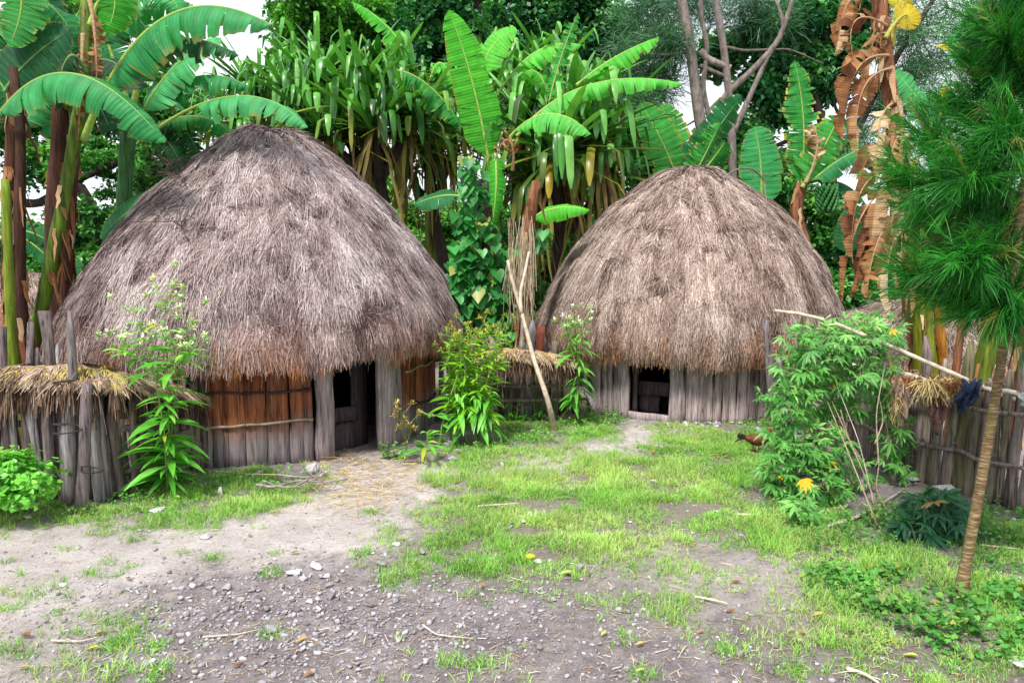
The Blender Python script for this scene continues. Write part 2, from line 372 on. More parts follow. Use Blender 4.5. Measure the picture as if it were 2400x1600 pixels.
lite = ramp(t, n2, [(.34, .28, .26, .25), (.62, .55, .52, .45), (.82, .76, .74, .64)])
pf = math_(t, 'ADD', attr(t, 'rnd'), math_(t, 'MULTIPLY_ADD', n3, 1.9, -.8), clamp=True)
c = mixc(t, pf, dark, lite)
c = mixc(t, 1., c, ramp(t, n1, [(.72, .7, .7, .3), (1.2, 1.2, 1.2, .7)]), 'MULTIPLY')
gf = math_(t, 'MULTIPLY', math_(t, 'ADD', attr(t, 'kk'), math_(t, 'MULTIPLY_ADD', n3, 1.2, -.75), clamp=True), .75)
c = mixc(t, gf, c, ramp(t, n2, [(.15, .13, .08, .3), (.36, .33, .23, .7)]))
finish(m, t, c, .95, bump=n2, bstr=1., bdist=.03, spec=.15)
g = MB(); nx_, ny_ = len(gx), len(gy)
i, j = np.meshgrid(np.arange(ny_-1), np.arange(nx_-1), indexing='ij'); o_ = i*nx_+j
g.add(np.stack([XX.ravel(), YY.ravel(), ZZ], 1), np.stack([o_, o_+1, o_+1+nx_, o_+nx_], -1).reshape(-1, 4), None, pale, grs)
tag(g.build('ground', m, smooth=True), kind='structure')
def gzz(x, y): return gz(x, y)

# ------------------------------------------------------------------ huts
def hit_wall(px, c, r):                 # azimuth on the wall circle seen at photo column px
    d = ray(px, 900)[:2]; d = d/np.linalg.norm(d); c = np.array(c[:2]); b = d@c; disc = max(b*b-(c@c-r*r), 0)
    p = d*(b-math.sqrt(disc)); return math.atan2(p[1]-c[1], p[0]-c[0])
def hut(name, label, base, prof, lean, rw, doorpx, postpx, mats, nst, zfun, eavefun, seedtone, hwall, far=False):
    root = thing(name, label, 'hut', base)
    cx, cy = base[0], base[1]; prof = np.array(prof)           # (r,z) from apex to eave
    seg = np.concatenate([[0], np.cumsum(np.hypot(*np.diff(prof, axis=0).T))]); L = seg[-1]
    f_r = lambda s: np.interp(s, seg, prof[:, 0]); f_z = lambda s: np.interp(s, seg, prof[:, 1]); ztop = prof[0, 1]
    def P(s, a, off=0.):
        e = .02*L; r0, z0 = f_r(np.maximum(s-e, 0)), f_z(np.maximum(s-e, 0)); r1, z1 = f_r(np.minimum(s+e, L)), f_z(np.minimum(s+e, L))
        dr, dz = r1-r0, z1-z0; q = np.hypot(dr, dz)+1e-9; dr, dz = dr/q, dz/q
        r, z = f_r(s), f_z(s); ef = eavefun(a)*np.clip((s/L-.75)*4, 0, 1)
        bump = .11*(fbm(a*3+9, s*2.2+seedtone, 3)-.5)+.05*(vn(a*9, s*7)-.5)+.03*(vn(a*22, s*3)-.5)
        r = r+(off+bump)*(-dz)*1.; z = z+(off+bump)*dr-ef
        lx = lean*np.clip((z-prof[-1, 1])/(ztop-prof[-1, 1]), 0, 1)
        pos = np.stack([cx+lx+r*np.cos(a), cy+r*np.sin(a), z], -1)
        dn = np.stack([dr*np.cos(a), dr*np.sin(a), dz], -1); ta = np.stack([-np.sin(a), np.cos(a), 0*a], -1)
        nn = np.stack([-dz*np.cos(a), -dz*np.sin(a), dr], -1)
        return pos, dn, ta, nn
    mb = MB(); na, nsx = 96, 26
    a, s = np.meshgrid(np.arange(na)/na*2*math.pi, np.linspace(0.0001, L, nsx), indexing='xy')
    V, _, _, _ = P(s.ravel(), a.ravel(), -.02)
    i, j = np.meshgrid(np.arange(nsx-1), np.arange(na), indexing='ij'); j2 = (j+1) % na
    Q = np.stack([i*na+j, i*na+j2, (i+1)*na+j2, (i+1)*na+j], -1).reshape(-1, 4)
    mb.add(V, Q, None, .2, 0.)
    # underside of the eave running in to the wall
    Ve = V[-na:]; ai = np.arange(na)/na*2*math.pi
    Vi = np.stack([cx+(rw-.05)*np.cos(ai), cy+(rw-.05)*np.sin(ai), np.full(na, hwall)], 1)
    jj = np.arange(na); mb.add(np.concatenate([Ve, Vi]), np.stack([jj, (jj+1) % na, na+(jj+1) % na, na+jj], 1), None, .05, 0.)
    n = nst; s = L*np.sqrt(RG.random(n))*1.0; s = L*(RG.random(n)**.62); a = RG.uniform(0, 2*math.pi, n)
    af = math.atan2(-cy, -cx); da = (a-af+math.pi) % (2*math.pi)-math.pi
    keep = (np.abs(da) < 1.9) | (RG.random(n) < .15); s, a = s[keep], a[keep]; n = len(s)
    lay = RG.random(n); pos, dn, ta, nn = P(s, a, -.01+.035*lay)
    loose = RG.random(n) < .06
    swirl = (fbm(a*4+3, s*2.5, 2)-.5)*1.3
    tilt = swirl*.5+RG.normal(0, .22, n)+loose*RG.normal(0, .8, n)
    rot = np.clip((fbm(a*13+31, s*8, 3)-.62)*9, 0, 1); tone = zfun(a, s/L)+RG.normal(0, .17, n)-.4*rot; tilt = tilt+rot*RG.normal(0, .9, n)
    d = nrm(dn*np.cos(tilt)[:, None]+ta*np.sin(tilt)[:, None]+nn*(RG.normal(.05, .06, n)+loose*.12)[:, None])
    ln = RG.uniform(.06, .19, n)*(1-.3*loose); wd = RG.uniform(.003, .0062, n)
    paths = grav(pos, d, ln, 3, .08)
    side = nrm(np.cross(d, nn)+nn*RG.normal(0, .35, n)[:, None])
    k = np.clip((s/L-.86)*5, 0, 1)[:, None]*np.array([.1, .35, .6])*np.clip(fbm(a*9, s*3, 2)*2-.5, 0, 1)[:, None]
    strap(mb, paths, side, wd[:, None]*np.array([1, 1, .5]), 0, np.clip(tone, 0, 1), k)
    # ragged thick eave: several layers of hanging stalks
    n = int(nst*.3); a = RG.uniform(0, 2*math.pi, n); da = (a-af+math.pi) % (2*math.pi)-math.pi
    keep = (np.abs(da) < 1.9) | (RG.random(n) < .2); a = a[keep]; n = len(a)
    s = L*RG.uniform(.90, 1.0, n); dp = RG.random(n)
    pos, dn, ta, nn = P(s, a, .02-.12*dp)
    d = nrm(dn+ta*RG.normal(0, .16, n)[:, None]+nn*RG.normal(-.05, .1, n)[:, None])
    cl = vn(a*46, a*0+3)+.6*vn(a*13, a*0+8)
    ln = RG.uniform(.05, .13, n)+.085*(cl-.6)*(RG.random(n)**.5)
    ln = np.maximum(ln, .03)+np.where(RG.random(n) < .02, .08, 0)
    paths = grav(pos, d, ln, 4, .35); side = nrm(ta+nn*RG.normal(0, .5, n)[:, None])
    k = np.array([.1, .4, .8, 1.])[None]*np.clip(vn(a*17, a*0+1)*1.5+.1, 0, 1)[:, None]*np.clip(RG.random(n)*1.8, 0, 1)[:, None]
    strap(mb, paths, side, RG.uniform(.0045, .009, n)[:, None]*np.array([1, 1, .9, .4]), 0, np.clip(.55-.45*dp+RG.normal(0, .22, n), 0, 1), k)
    mb.build('thatch_roof', mats[0], root)
    if far: return root, P
    # walls
    aL, aR = hit_wall(postpx[0], base, rw), hit_wall(postpx[3], base, rw)
    dL, dR = hit_wall(doorpx[0], base, rw), hit_wall(doorpx[1], base, rw)
    wall = MB(); inner = MB()
    tot = 2*math.pi-(aR-aL); a = aR
    while a < aL+2*math.pi-.02:
        wdt = rnd.uniform(.15, .25) if rnd.random() > .3 else rnd.uniform(.07, .11)
        da = wdt/rw
        if a+da > aL+2*math.pi: da = aL+2*math.pi-a
        am = a+da/2; rr = rw+rnd.uniform(-.01, .01); e = np.array([math.cos(am), math.sin(am)])
        tl = rnd.uniform(-.02, .02); sd_ = np.array([-e[1], e[0], 0])
        p0 = [cx+e[0]*rr, cy+e[1]*rr, -.06]; p1 = [cx+e[0]*(rr+.01)+sd_[0]*tl, cy+e[1]*(rr+.01)+sd_[1]*tl, hwall+.02+rnd.uniform(-.03, .0)]
        plank(wall, p0, p1, sd_, da*rw*1.01, da*rw*rnd.uniform(.93, 1.02), .03, 8, .0025, 0, rnd.random())
        a += da
    wall.build('plank_wall', mats[1], root)
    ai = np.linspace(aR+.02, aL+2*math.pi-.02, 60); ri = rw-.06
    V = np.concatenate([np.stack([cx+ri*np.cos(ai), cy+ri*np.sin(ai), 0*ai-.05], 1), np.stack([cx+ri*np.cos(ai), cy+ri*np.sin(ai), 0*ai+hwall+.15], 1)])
    q = np.arange(59); inner.add(V, np.stack([q, q+1, q+61, q+60], 1)); inner.build('light_block_shell', M['inner'], root)  # opaque dark shell added to stop light coming through the plank gaps
    def W(px, r=rw): an = hit_wall(px, base, r); return np.array([cx+r*math.cos(an), cy+r*math.sin(an), 0]), np.array([-math.sin(an), math.cos(an), 0]), np.array([math.cos(an), math.sin(an), 0])
    for (l, r_) in ((postpx[0], postpx[1]), (postpx[2], postpx[3])):
        b = MB(); p, sd_, e = W((l+r_)/2, rw+.035); pl, _, _ = W(l, rw+.035); pr, _, _ = W(r_, rw+.035)
        sdd = nrm(pr-pl); plank(b, p+[0, 0, -.06], p+[0, 0, hwall+.03], sdd, np.linalg.norm(pr-pl)*1.02, np.linalg.norm(pr-pl)*.95, .05, 7, .005, 0, rnd.random())
        b.build('door_post', M['doorpost'], root)
    return root, P, W, (aL, aR, cx, cy)
def batten(root, c, rw, z0, z1, a0, a1, mat, rad=.011, wob=.012):
    b = MB(); a = np.linspace(a0, a1, 26); z = np.linspace(z0, z1, 26)+(fbm(a*5, a*3+z0*9, 2)-.5)*wob*5
    tube(b, np.stack([c[0]+(rw+.03)*np.cos(a), c[1]+(rw+.03)*np.sin(a), z], 1), rad*(1+.25*(fbm(a*20, a*0, 2)-.5)), 7, .35)
    for aa in np.linspace(a0+.04, a1-.04, max(2, int(abs(a1-a0)*5))):     # lashings
        zz = np.interp(aa, a, z) if a1 > a0 else z.mean(); th = np.linspace(0, 2*math.pi*1.6, 16)
        ct = np.array([c[0]+(rw+.03)*math.cos(aa), c[1]+(rw+.03)*math.sin(aa), zz]); e = np.array([math.cos(aa), math.sin(aa), 0]); tt = np.array([-e[1], e[0], 0])
        tube(b, ct+e*(np.cos(th)*(rad+.004))[:, None]+np.array([0, 0, 1])*(np.sin(th)*(rad+.008))[:, None]+tt*(th*.004)[:, None], .004, 5, .1)
    b.build('batten', mat, root)

C1 = (-2.53, 8.01, 0); P1 = [(0.001, 3.0), (.28, 2.98), (.45, 2.9), (.70, 2.70), (1.10, 2.32), (1.46, 1.93), (1.73, 1.53), (1.87, 1.28), (1.95, 1.08), (1.95, .96)]
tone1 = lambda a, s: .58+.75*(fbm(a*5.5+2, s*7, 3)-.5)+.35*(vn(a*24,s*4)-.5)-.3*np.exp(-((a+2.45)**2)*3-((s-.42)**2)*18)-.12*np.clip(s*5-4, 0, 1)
af1 = math.atan2(-C1[1], -C1[0])
eav1 = lambda a: .03*np.sin(a*3+1)+.05*(vn(a*8, a*0)-.5)
h1, PF1, W1, i1 = hut('thatched_hut', 'large thatched hut with orange-stained plank wall and dark doorway, left of the yard', C1, P1, .06, 1.68, (778, 884), (738, 778, 884, 938), (M['thatch1'], M['wall1']), 270000, tone1, eav1, 3, 1.0)
C2 = (2.16, 9.54, 0); P2 = [(0.001, 2.8), (.22, 2.78), (.38, 2.72), (.58, 2.60), (.90, 2.38), (1.16, 2.14), (1.5, 1.7), (1.70, 1.3), (1.81, 1.02), (1.84, .86), (1.82, .75)]
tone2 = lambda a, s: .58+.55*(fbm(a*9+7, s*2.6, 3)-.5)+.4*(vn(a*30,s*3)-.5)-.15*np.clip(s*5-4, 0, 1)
h2, PF2, W2, i2 = hut('thatched_hut', 'smaller thatched hut with grey plank wall and low open doorway, back right of the yard', C2, P2, .04, 1.56, (1474, 1568), (1438, 1474, 1568, 1604), (M['thatch2'], M['wall2']), 240000, tone2, lambda a: .02*np.sin(a*4)+.05*(vn(a*8+4, a*0)-.5), 8, .80)
# hut 1 details
aL, aR = i1[0], i1[1]
batten(h1, C1, 1.69, .33, .36, aL-.95, aL-.02, M['stick'], .012)
batten(h1, C1, 1.69, .67, .63, aL-.95, aL-.02, M['darkwood'], .011, .02)
batten(h1, C1, 1.69, .33, .31, aR+.08, aR+.5, M['darkwood'], .010)
batten(h1, C1, 1.69, .66, .72, aR+.02, aR+.75, M['stick'], .010, .02)
def door_boards(root, W, px0, px1, spec, name='door', depth=.28, mat='darkwood', r_=1.6, hz=0):
    b = MB(); 
    for (u0, u1, z0, z1, r) in spec:
        p0, sd_, e = W(px0+(px1-px0)*u0, r_); p1, _, _ = W(px0+(px1-px0)*u1, r_); c = (p0+p1)/2-e*depth*.4; w_ = np.linalg.norm(p1-p0); sd_ = nrm(p1-p0)
        if (z1-z0) > w_: plank(b, c+[0, 0, z0], c+[0, 0, z1], sd_, w_, w_, .03, 5, .003, 0, r)
        else: cc = c+[0, 0, (z0+z1)/2]; plank(b, cc-sd_*w_/2-e*.002, cc+sd_*w_/2-e*.002, [0, 0, 1], z1-z0, z1-z0, .03, 4, .003, 0, r)
    b.build(name, M[mat], root)
door_boards(h1, W1, 772, 886, [(.0, .3, -.02, .24, .3), (.31, .6, -.02, .25, .6)], 'door_board', .3)
door_boards(h1, W1, 772, 886, [(.0, .62, .26, .39, .9)], 'door_rail', .2)
door_boards(h1, W1, 772, 886, [(.62, .92, -.02, .95, .2)], 'inner_board', .34)
# hut 2 details
door_boards(h2, W2, 1470, 1572, [(.0, 1.0, -.02, .075, .9)], 'threshold', .0, 'doorpost', 1.585)
door_boards(h2, W2, 1474, 1568, [(.1, .35, .06, .24, .5), (.36, .62, .06, .24, .7)], 'door_board', .5)
door_boards(h2, W2, 1474, 1568, [(.1, 1.0, .25, .40, .8)], 'door_rail', .35)
door_boards(h2, W2, 1474, 1568, [(.0, .12, .0, .75, .5)], 'inner_board', .25)
batten(h2, C2, 1.57, .60, .60, i2[0]-.45, i2[0]-.02, M['darkwood'], .011)
batten(h2, C2, 1.57, .61, .57, i2[1]+.02, i2[1]+.9, M['stick'], .011)
# other huts glimpsed behind
PF = [(0.001, 1.5), (.45, 1.38), (.9, 1.1), (1.2, .85), (1.35, .6), (1.36, .5)]
hut('distant_hut', 'small thatched hut glimpsed between banana stems behind the left fence', tuple(A(55, 590, 11.3)*[1, 1, 0]), PF, 0, 1.4, (0, 1), (0, 1, 2, 3), (M['thatch2'], M['wall2']), 26000, tone2, lambda a: 0*a, 5, .7, far=True)
hut('distant_hut', 'thatched hut half hidden behind the right fence and the banana stems', tuple(A(2170, 590, 10.2)*[1, 1, 0]), [(r*1.3, z*.80) for r, z in PF], 0, 1.4, (0, 1), (0, 1, 2, 3), (M['thatch2'], M['wall2']), 30000, lambda a, s: tone2(a, s)-.1, lambda a: 0*a, 5, .7, far=True)

# twigs lying on the roofs
def onroof(PF, a0, s0, L): p, d, t_, n_ = PF(np.array([s0*L]), np.array([a0]), .05); return p[0], d[0], t_[0], n_[0]
def roofpix(px, py, C, dep): return A(px, py, dep)
def vine_on(label, name, pts, rad, mat, cat, twigs=0, r=.4, spread=.3, seed=1):
    b = MB(); rg = np.random.default_rng(seed); P = poly3(pts, 24); tube(b, P, np.linspace(rad, rad*.5, 24), 6, r, jit=.15)
    for _ in range(twigs):
        i = rg.integers(2, 22); d = rg.normal(0, 1, 3)*[1, .25, .7]; L = rg.uniform(.3, 1)*spread; q = bez([P[i], P[i]+d*L*.5+rg.normal(0, .04, 3), P[i]+d*L], 7)
        tube(b, q, np.linspace(rad*.45, rad*.2, 7), 4, r)
    o = b.build(name, mat, base=P[0]); tag(o, label, cat); return o
def rp1(px, py, PFs, C, R, L=None):      # point on the roof surface seen at a pixel: march the ray
    d = ray(px, py); o = np.array([0, 0, 1.8]); pr = np.array(P1 if C is C1 else P2)
    lo = None
    for D in np.arange(C[1]-2.2, C[1]+.3, .01):
        p = o+d*(D/d[1]); r = math.hypot(p[0]-C[0]-.05, p[1]-C[1]); zs = np.interp(r, pr[:, 0], pr[:, 1]) if r < pr[:, 0].max() else -1
        if p[2] < zs+.03: return p
    return o+d*(C[1]/d[1])
R1 = lambda x, y: rp1(x, y, None, C1, 0); R2 = lambda x, y: rp1(x, y, None, C2, 0)
vine_on('tangle of dry dark twigs caught high on the left side of the large roof', 'dry_twigs', [R1(385, 370), R1(430, 420), R1(450, 480), R1(420, 540), R1(440, 560)], .008, M['darkbark'], 'twigs', 110, .5, .34, 3)
vine_on('long thin curved stick lying across the smaller hut roof below its top', 'stick', [R2(1500, 463), R2(1570, 458), R2(1650, 468), R2(1700, 476), R2(1757, 482)], .011, M['stick'], 'stick', 3, .15, .14, 5)
vine_on('grey forked twig arching over the top of the smaller hut roof', 'dead_branch', [R2(1690, 430)+[0, 0, .02], A(1720, 395, 9.1), A(1760, 392, 9.0), R2(1790, 420), R2(1800, 500)], .012, M['greybark'], 'branch', 8, .5, .25, 6)
vine_on('thin dark runner trailing over the peak of the smaller hut', 'dead_vine', [R2(1625, 400)+[0, 0, .02], A(1640, 388, 9.3), A(1665, 395, 9.2), R2(1690, 415), R2(1720, 440)], .009, M['darkbark'], 'vine', 10, .5, .22, 8)

# ------------------------------------------------------------------ fences
def stake(root, x, y, z1, wdt, mat, side, tiltx=0., tilty=0., r=None, point=.1, round_=False, th=None, z0=-.08):
    b = MB(); r = rnd.random() if r is None else r
    p0 = np.array([x, y, z0]); p1 = np.array([x+tiltx, y+tilty, z1])
    if round_:
        P = poly3([p0, (p0+p1)/2+RG.normal(0, .012, 3)*[1, 1, 0], p1], 9); tube(b, P, wdt/2*np.linspace(1.05, .85, 9), 8, r, np.linspace(0, 1, 9).repeat(8).mean(), jit=.12)
    else: plank(b, p0, p1, side, wdt*1.05, wdt*.9, th or wdt*.45, 7, .006, point, r)
    b.build('stake', mat, root)
def mossy_cap(root, pts, rx, rz, n, mat, name='thatch_cap', moss=True, lift=0.):
    b = MB(); P = poly3(pts, 30); T = nrm(np.gradient(P, axis=0)); S = nrm(np.cross(T, [0, 0, 1])); m_ = 14
    a = np.arange(m_)/m_*2*math.pi; lump = 1+.9*(fbm(np.arange(30)[:, None]*.6, np.minimum(a, 2*math.pi-a)[None]*1.2, 3)-.5)
    V = P[:, None]+S[:, None]*(np.cos(a)[None, :, None]*rx*lump[..., None])+np.array([0, 0, 1])*(np.sin(a)[None, :, None]*rz*lump[..., None])
    i, j = np.meshgrid(np.arange(29), np.arange(m_), indexing='ij'); Q = np.stack([i*m_+j, i*m_+(j+1) % m_, (i+1)*m_+(j+1) % m_, (i+1)*m_+j], -1).reshape(-1, 4)
    b.add(V.reshape(-1, 3), Q, [], .35)
    # fringe and straw
    t_ = RG.random(n)*29; i0 = np.minimum(t_.astype(int), 28); f = (t_-i0)[:, None]; C = P[i0]*(1-f)+P[i0+1]*f; s_ = S[i0]; tt = T[i0]
    an = RG.uniform(-.7, math.pi+.7, n); e = s_*np.cos(an)[:, None]*rx+np.array([0, 0, 1])*np.sin(an)[:, None]*rz; aw = np.mod(an, 2*math.pi); lumps = 1+.9*(fbm(t_*.6, np.minimum(aw, 2*math.pi-aw)*1.2, 3)-.5)
    pos = C+e*(lumps*1.03)[:, None]; out_ = nrm(s_*np.cos(an)[:, None]+np.array([0, 0, .7])*np.sin(an)[:, None])
    d = nrm(out_*.35+s_*(np.sign(np.cos(an))*.8)[:, None]+tt*RG.normal(0, 1.1, n)[:, None]+np.array([0, 0, -.3])*RG.random((n, 1))*1.6)
    L_ = RG.uniform(.03, .10, n)*(1+.8*(RG.random(n) < .1)); low = np.sin(an) < .1
    d[low] = nrm(d[low]*.35+np.array([0, 0, -1.])); L_[low] *= RG.uniform(.5, 1.5, low.sum())
    kk = (fbm(t_*.9, an*2.5, 2) > .56)*1.*(np.sin(an) > .25)*moss
    strap(b, grav(pos, d, L_, 4, .5), nrm(np.cross(d, out_)), RG.uniform(.0035, .0085, n)[:, None]*np.array([.8, 1, 1, .4]), 0, np.clip(.55+RG.normal(0, .22, n)-.38*low+.9*(fbm(t_*1.7, an*2.2, 3)-.5), 0, 1), kk*.8)
    return b.build(name, mat, root)
# left fence
FL = [G(-260, 1100), G(-60, 1140), G(60, 1165), G(175, 1180), G(280, 1172), G(370, 1140), G(490, 1085)]
FLs = poly3(FL, 60)
lf = thing('stick_fence', 'grey stake fence topped with a mossy straw cap, left of the large hut', 'fence', G(175, 1180))
for q in range(52):
    u = q/51; i_ = u*58; a_ = int(i_); p = FLs[a_]+(FLs[a_+1]-FLs[a_])*(i_-a_); tdir = nrm(FLs[min(a_+1, 59)]-FLs[a_])
    off = rnd.choice([-.05, .0, .04]); p = p+np.cross(tdir, [0, 0, 1])*off
    h_ = rnd.uniform(.75, .98)
    stake(lf, p[0], p[1], h_, rnd.uniform(.035, .085), M['stakedark'] if u > .72 or u < .42 else M['stake'], tdir, rnd.uniform(-.04, .04), rnd.uniform(-.03, .03), round_=rnd.random() < .5)
for (bx, by, tx, ty, wd_, r_, rr) in [(140,1175,112,1165,.075,.75,0),(155,1178,150,700,.0,.8,0)][:0]: pass
def stake_px(root, bx, by, tx, ty, wpx, mat, r, round_=False, point=.1, dd=0.):
    b_ = G(bx, by); D = b_[1]; tp = A(tx, ty, D+dd); wdt = wpx/1800*D
    stake(root, b_[0], b_[1], tp[2], wdt, mat, [1, .15, 0], tp[0]-b_[0], dd, r, point, round_)
for a_ in [(152,1178,105,728,24,.95,0,.0,.12),(168,1186,165,728,20,.9,0,.1,.0),(190,1192,205,900,30,.35,1,0,.0),(225,1170,222,905,40,.55,0,.05,0),(270,1165,238,960,24,.6,1,0,0),(120,1172,130,935,18,.3,1,0,0),
           (128,1168,128,905,34,.85,0,.05,0),(165,1180,168,900,34,.8,0,.05,0),(75,1160,72,755,18,.35,1,.1,.25),(92,1160,85,815,14,.3,0,.1,.25),(105,1160,103,800,9,.3,0,.1,.25),(8,1150,8,765,18,.3,1,.1,.1),(138,1160,137,808,10,.8,0,.1,.2),
           (40,1150,28,905,16,.3,1,0,0),(66,1155,70,930,18,.4,1,0,0),(100,1160,100,920,22,.5,0,0,0),(335,1150,348,960,26,.4,0,.02,0),(300,1160,285,1000,20,.3,1,0,0)]:
    stake_px(lf, a_[0], a_[1], a_[2], a_[3], a_[4], M['stake'], a_[5], bool(a_[6]), a_[7], a_[8])
b = MB(); 
for z_, s_ in ((.62, 0), (.35, 7), (.2, 3), (.5, 11), (.08, 5)):       # split rails woven behind the stakes
    P_ = FLs.copy(); P_[:, 2] = z_; P_ += np.array([.05, .09, 0]); P_[:, 2] += (fbm(np.arange(60)*.3, np.full(60, s_), 2)-.5)*.06; tube(b, P_, .028, 6, rnd.random()*.5, jit=.2)
b.build('rail', M['stakedark'], lf)
b = MB()
for (x, y, wd_) in [(160, 1012, 66), (215, 1105, 50), (40, 1075, 34), (150, 905, 44)]:
    c_ = A(x, y, 5.2); th = np.linspace(3, 3+2*math.pi*1.3, 34); rx = wd_/1800*5.2*.5
    tube(b, c_+np.stack([np.cos(th)*rx, np.sin(th)*.05, np.sin(th*.5+x)*.02+(th*.004)], 1), .0055, 5, .2); b.build('vine_lashing', M['darkbark'], lf); b = MB()
cp = [p+[0, 0, 0] for p in (A(-200, 905, 6.2), A(-40, 905, 5.85), A(70, 888, 5.6), A(170, 886, 5.45), A(270, 900, 5.5), A(340, 925, 5.85), A(410, 930, 6.2), A(460, 950, 6.5))]
mossy_cap(lf, cp, .19, .10, 34000, M['thatchcap'])
# middle fence between the huts
mf = thing('stick_fence', 'dark stake fence with straw cap filling the gap between the two huts', 'fence', G(1215, 975))
for q in range(30):
    px = 1035+q*11.5+rnd.uniform(-3, 3); by = 985-(px-1035)*.06; b_ = G(px, by)
    stake(mf, b_[0], b_[1]+rnd.uniform(-.05, .05), rnd.uniform(.72, .92), rnd.uniform(.05, .09), M['stakedark'], [1, .1, 0], rnd.uniform(-.05, .05), 0, round_=rnd.random() < .35)
for a_ in [(1237,975,1245,750,18,.7,0),(1200,970,1180,870,14,.4,1),(1275,968,1280,840,20,.5,0),(1365,945,1330,870,16,.6,1),(1230,968,1210,880,12,.3,1),(1310,960,1310,860,20,.45,0),(1390,952,1365,885,16,.75,0)]:
    stake_px(mf, a_[0], a_[1], a_[2], a_[3], a_[4], M['stake'], a_[5], bool(a_[6]))
b = MB(); tube(b, poly3([A(1040, 900, 7.95), A(1200, 905, 8.0), A(1380, 900, 8.25)], 12), .02, 6, .3, jit=.2); b.build('rail', M['stakedark'], mf)
b = MB(); tube(b, poly3([A(1040, 945, 7.95), A(1200, 938, 8.0), A(1380, 935, 8.25)], 12), .02, 6, .3, jit=.2); b.build('rail', M['stakedark'], mf)
mossy_cap(mf, [A(1120, 842, 7.9), A(1190, 830, 7.9), A(1250, 838, 7.95), A(1310, 845, 8.0), A(1350, 858, 8.1)], .14, .07, 12000, M['thatchcap'])
b = MB(); plank(b, A(1266, 838, 8.3), A(1268, 765, 8.3), [1, 0, 0], .09, .09, .02, 4, .002, 0, .5); b.build('rusty_panel', plain('rust', [(.14, .035, .022), (.17, .045, .025)], 20), mf)
# right fence
FR = [G(1770, 968), G(1880, 1005), G(1990, 1060), G(2090, 1108), G(2200, 1145), G(2320, 1180), G(2460, 1222), G(2640, 1270), G(2800, 1310)]
FRs = poly3(FR, 90)
rf = thing('stake_fence', 'dark weathered fence of pointed split stakes running along the right of the yard', 'fence', G(2200, 1145))
NS = 74
for q in range(NS):
    u = q/(NS-1); i_ = u*88; a_ = int(i_); p = FRs[a_]+(FRs[a_+1]-FRs[a_])*(i_-a_); td = nrm(FRs[min(a_+1, 89)]-FRs[a_])
    big = rnd.random() < .42; h_ = rnd.uniform(.76, .9)+(rnd.uniform(.14, .38) if big else 0)
    stake(rf, p[0]+rnd.uniform(-.015, .015), p[1], h_, rnd.uniform(.045, .095), M['stakedark'], td, td[0]*rnd.uniform(-.05, .05)+.02, td[1]*rnd.uniform(-.05, .05), point=.12 if rnd.random() < .7 else 0, round_=rnd.random() < .15, th=.03)
for z_, s_, f0 in ((.83, 1, 30), (.68, 5, 20), (.33, 9, 20)):
    P_ = FRs[f0:80].copy(); k_ = len(P_); P_[:, 2] = z_; P_ += np.array([-.05, -.035, 0]); P_[:, 2] += (fbm(np.arange(k_)*.25, np.full(k_, s_), 2)-.5)*.07
    b = MB(); tube(b, P_, .017, 7, .35 if z_ < .8 else .9, jit=.15)
    for ii in range(4, k_-2, 6):
        th = np.linspace(0, 2*math.pi*rnd.uniform(1.2, 2.6), 22); c_ = P_[ii]; tube(b, c_+np.stack([.02*np.cos(th)+.004*th, .03*np.sin(th), .032*np.sin(th+.7)+.01], 1), .0045, 5, .1)
    b.build('rail', M['stakedark'] if z_ < .8 else M['stick'], rf)
# tall posts where the right fence meets the smaller hut
pst = thing('post', 'slim dark upright post leaning against the right eave of the smaller hut', 'post', G(1805, 962)); 
b = MB(); D_ = 7.35; plank(b, A(1812, 968, D_), A(1795, 750, D_), [1, 0, 0], .085, .055, .04, 8, .004, 0, .4); b.build('shaft', M['stake'], pst)
ps2 = thing('post', 'short crooked grey post beside the slim post at the right eave of the smaller hut', 'post', G(1840, 970))
b = MB(); tube(b, poly3([A(1845, 980, 7.3), A(1838, 900, 7.3), A(1822, 835, 7.35)], 8), np.linspace(.05, .025, 8), 8, .6, jit=.12); b.build('shaft', M['stake'], ps2)
# ------------------------------------------------------------------ vegetation materials
M['ban_teal'] = bananamat('banana_leaf_teal', [(.006, .09, .025), (.014, .17, .05), (.03, .27, .08), (.06, .38, .13)])
M['ban_dark'] = bananamat('banana_leaf_dark', [(.004, .045, .018), (.008, .085, .03), (.015, .14, .045)], rib=(.2, .35, .1))
M['ban_light'] = bananamat('banana_leaf_light', [(.03, .28, .012), (.055, .40, .025), (.10, .50, .035), (.11, .52, .09)], rib=(.45, .6, .15))
M['ban_mid'] = bananamat('banana_leaf_mid', [(.012, .16, .025), (.03, .26, .045), (.06, .36, .06)], rib=(.4, .5, .12), dry=(.5, .36, .05))
M['ban_yellow'] = bananamat('banana_leaf_yellow', [(.42, .4, .03), (.55, .42, .03), (.4, .3, .05)], rib=(.5, .5, .1))
M['ban_dry'] = bananamat('banana_leaf_dry', [(.13, .04, .018), (.29, .12, .05), (.42, .23, .12), (.6, .45, .31)], rib=(.45, .3, .16), dry=(.2, .08, .03), trans=.2, rough=.7)
M['stem_green'] = plain('banana_stem_green', [(.06, .13, .012), (.14, .23, .02), (.24, .32, .02), (.07, .22, .06)], 5, .6, .5, ((.14, .08, .07), (1.2, 1.25, 1.2)), (5, 5, .5))
M['stem_brown'] = plain('banana_stem_brown', [(.03, .015, .01), (.09, .035, .018), (.22, .10, .05)], 5, .8, .9, ((.18, .18, .18), (2., 1.8, 1.7)), (5, 5, .5), bdist=.03)
M['stem_yellow'] = plain('banana_stem_yellow', [(.12, .18, .012), (.28, .29, .015), (.38, .17, .02)], 5, .55, .3, ((.22, .12, .08), (1.25, 1.25, 1.2)), (5, 5, .4))
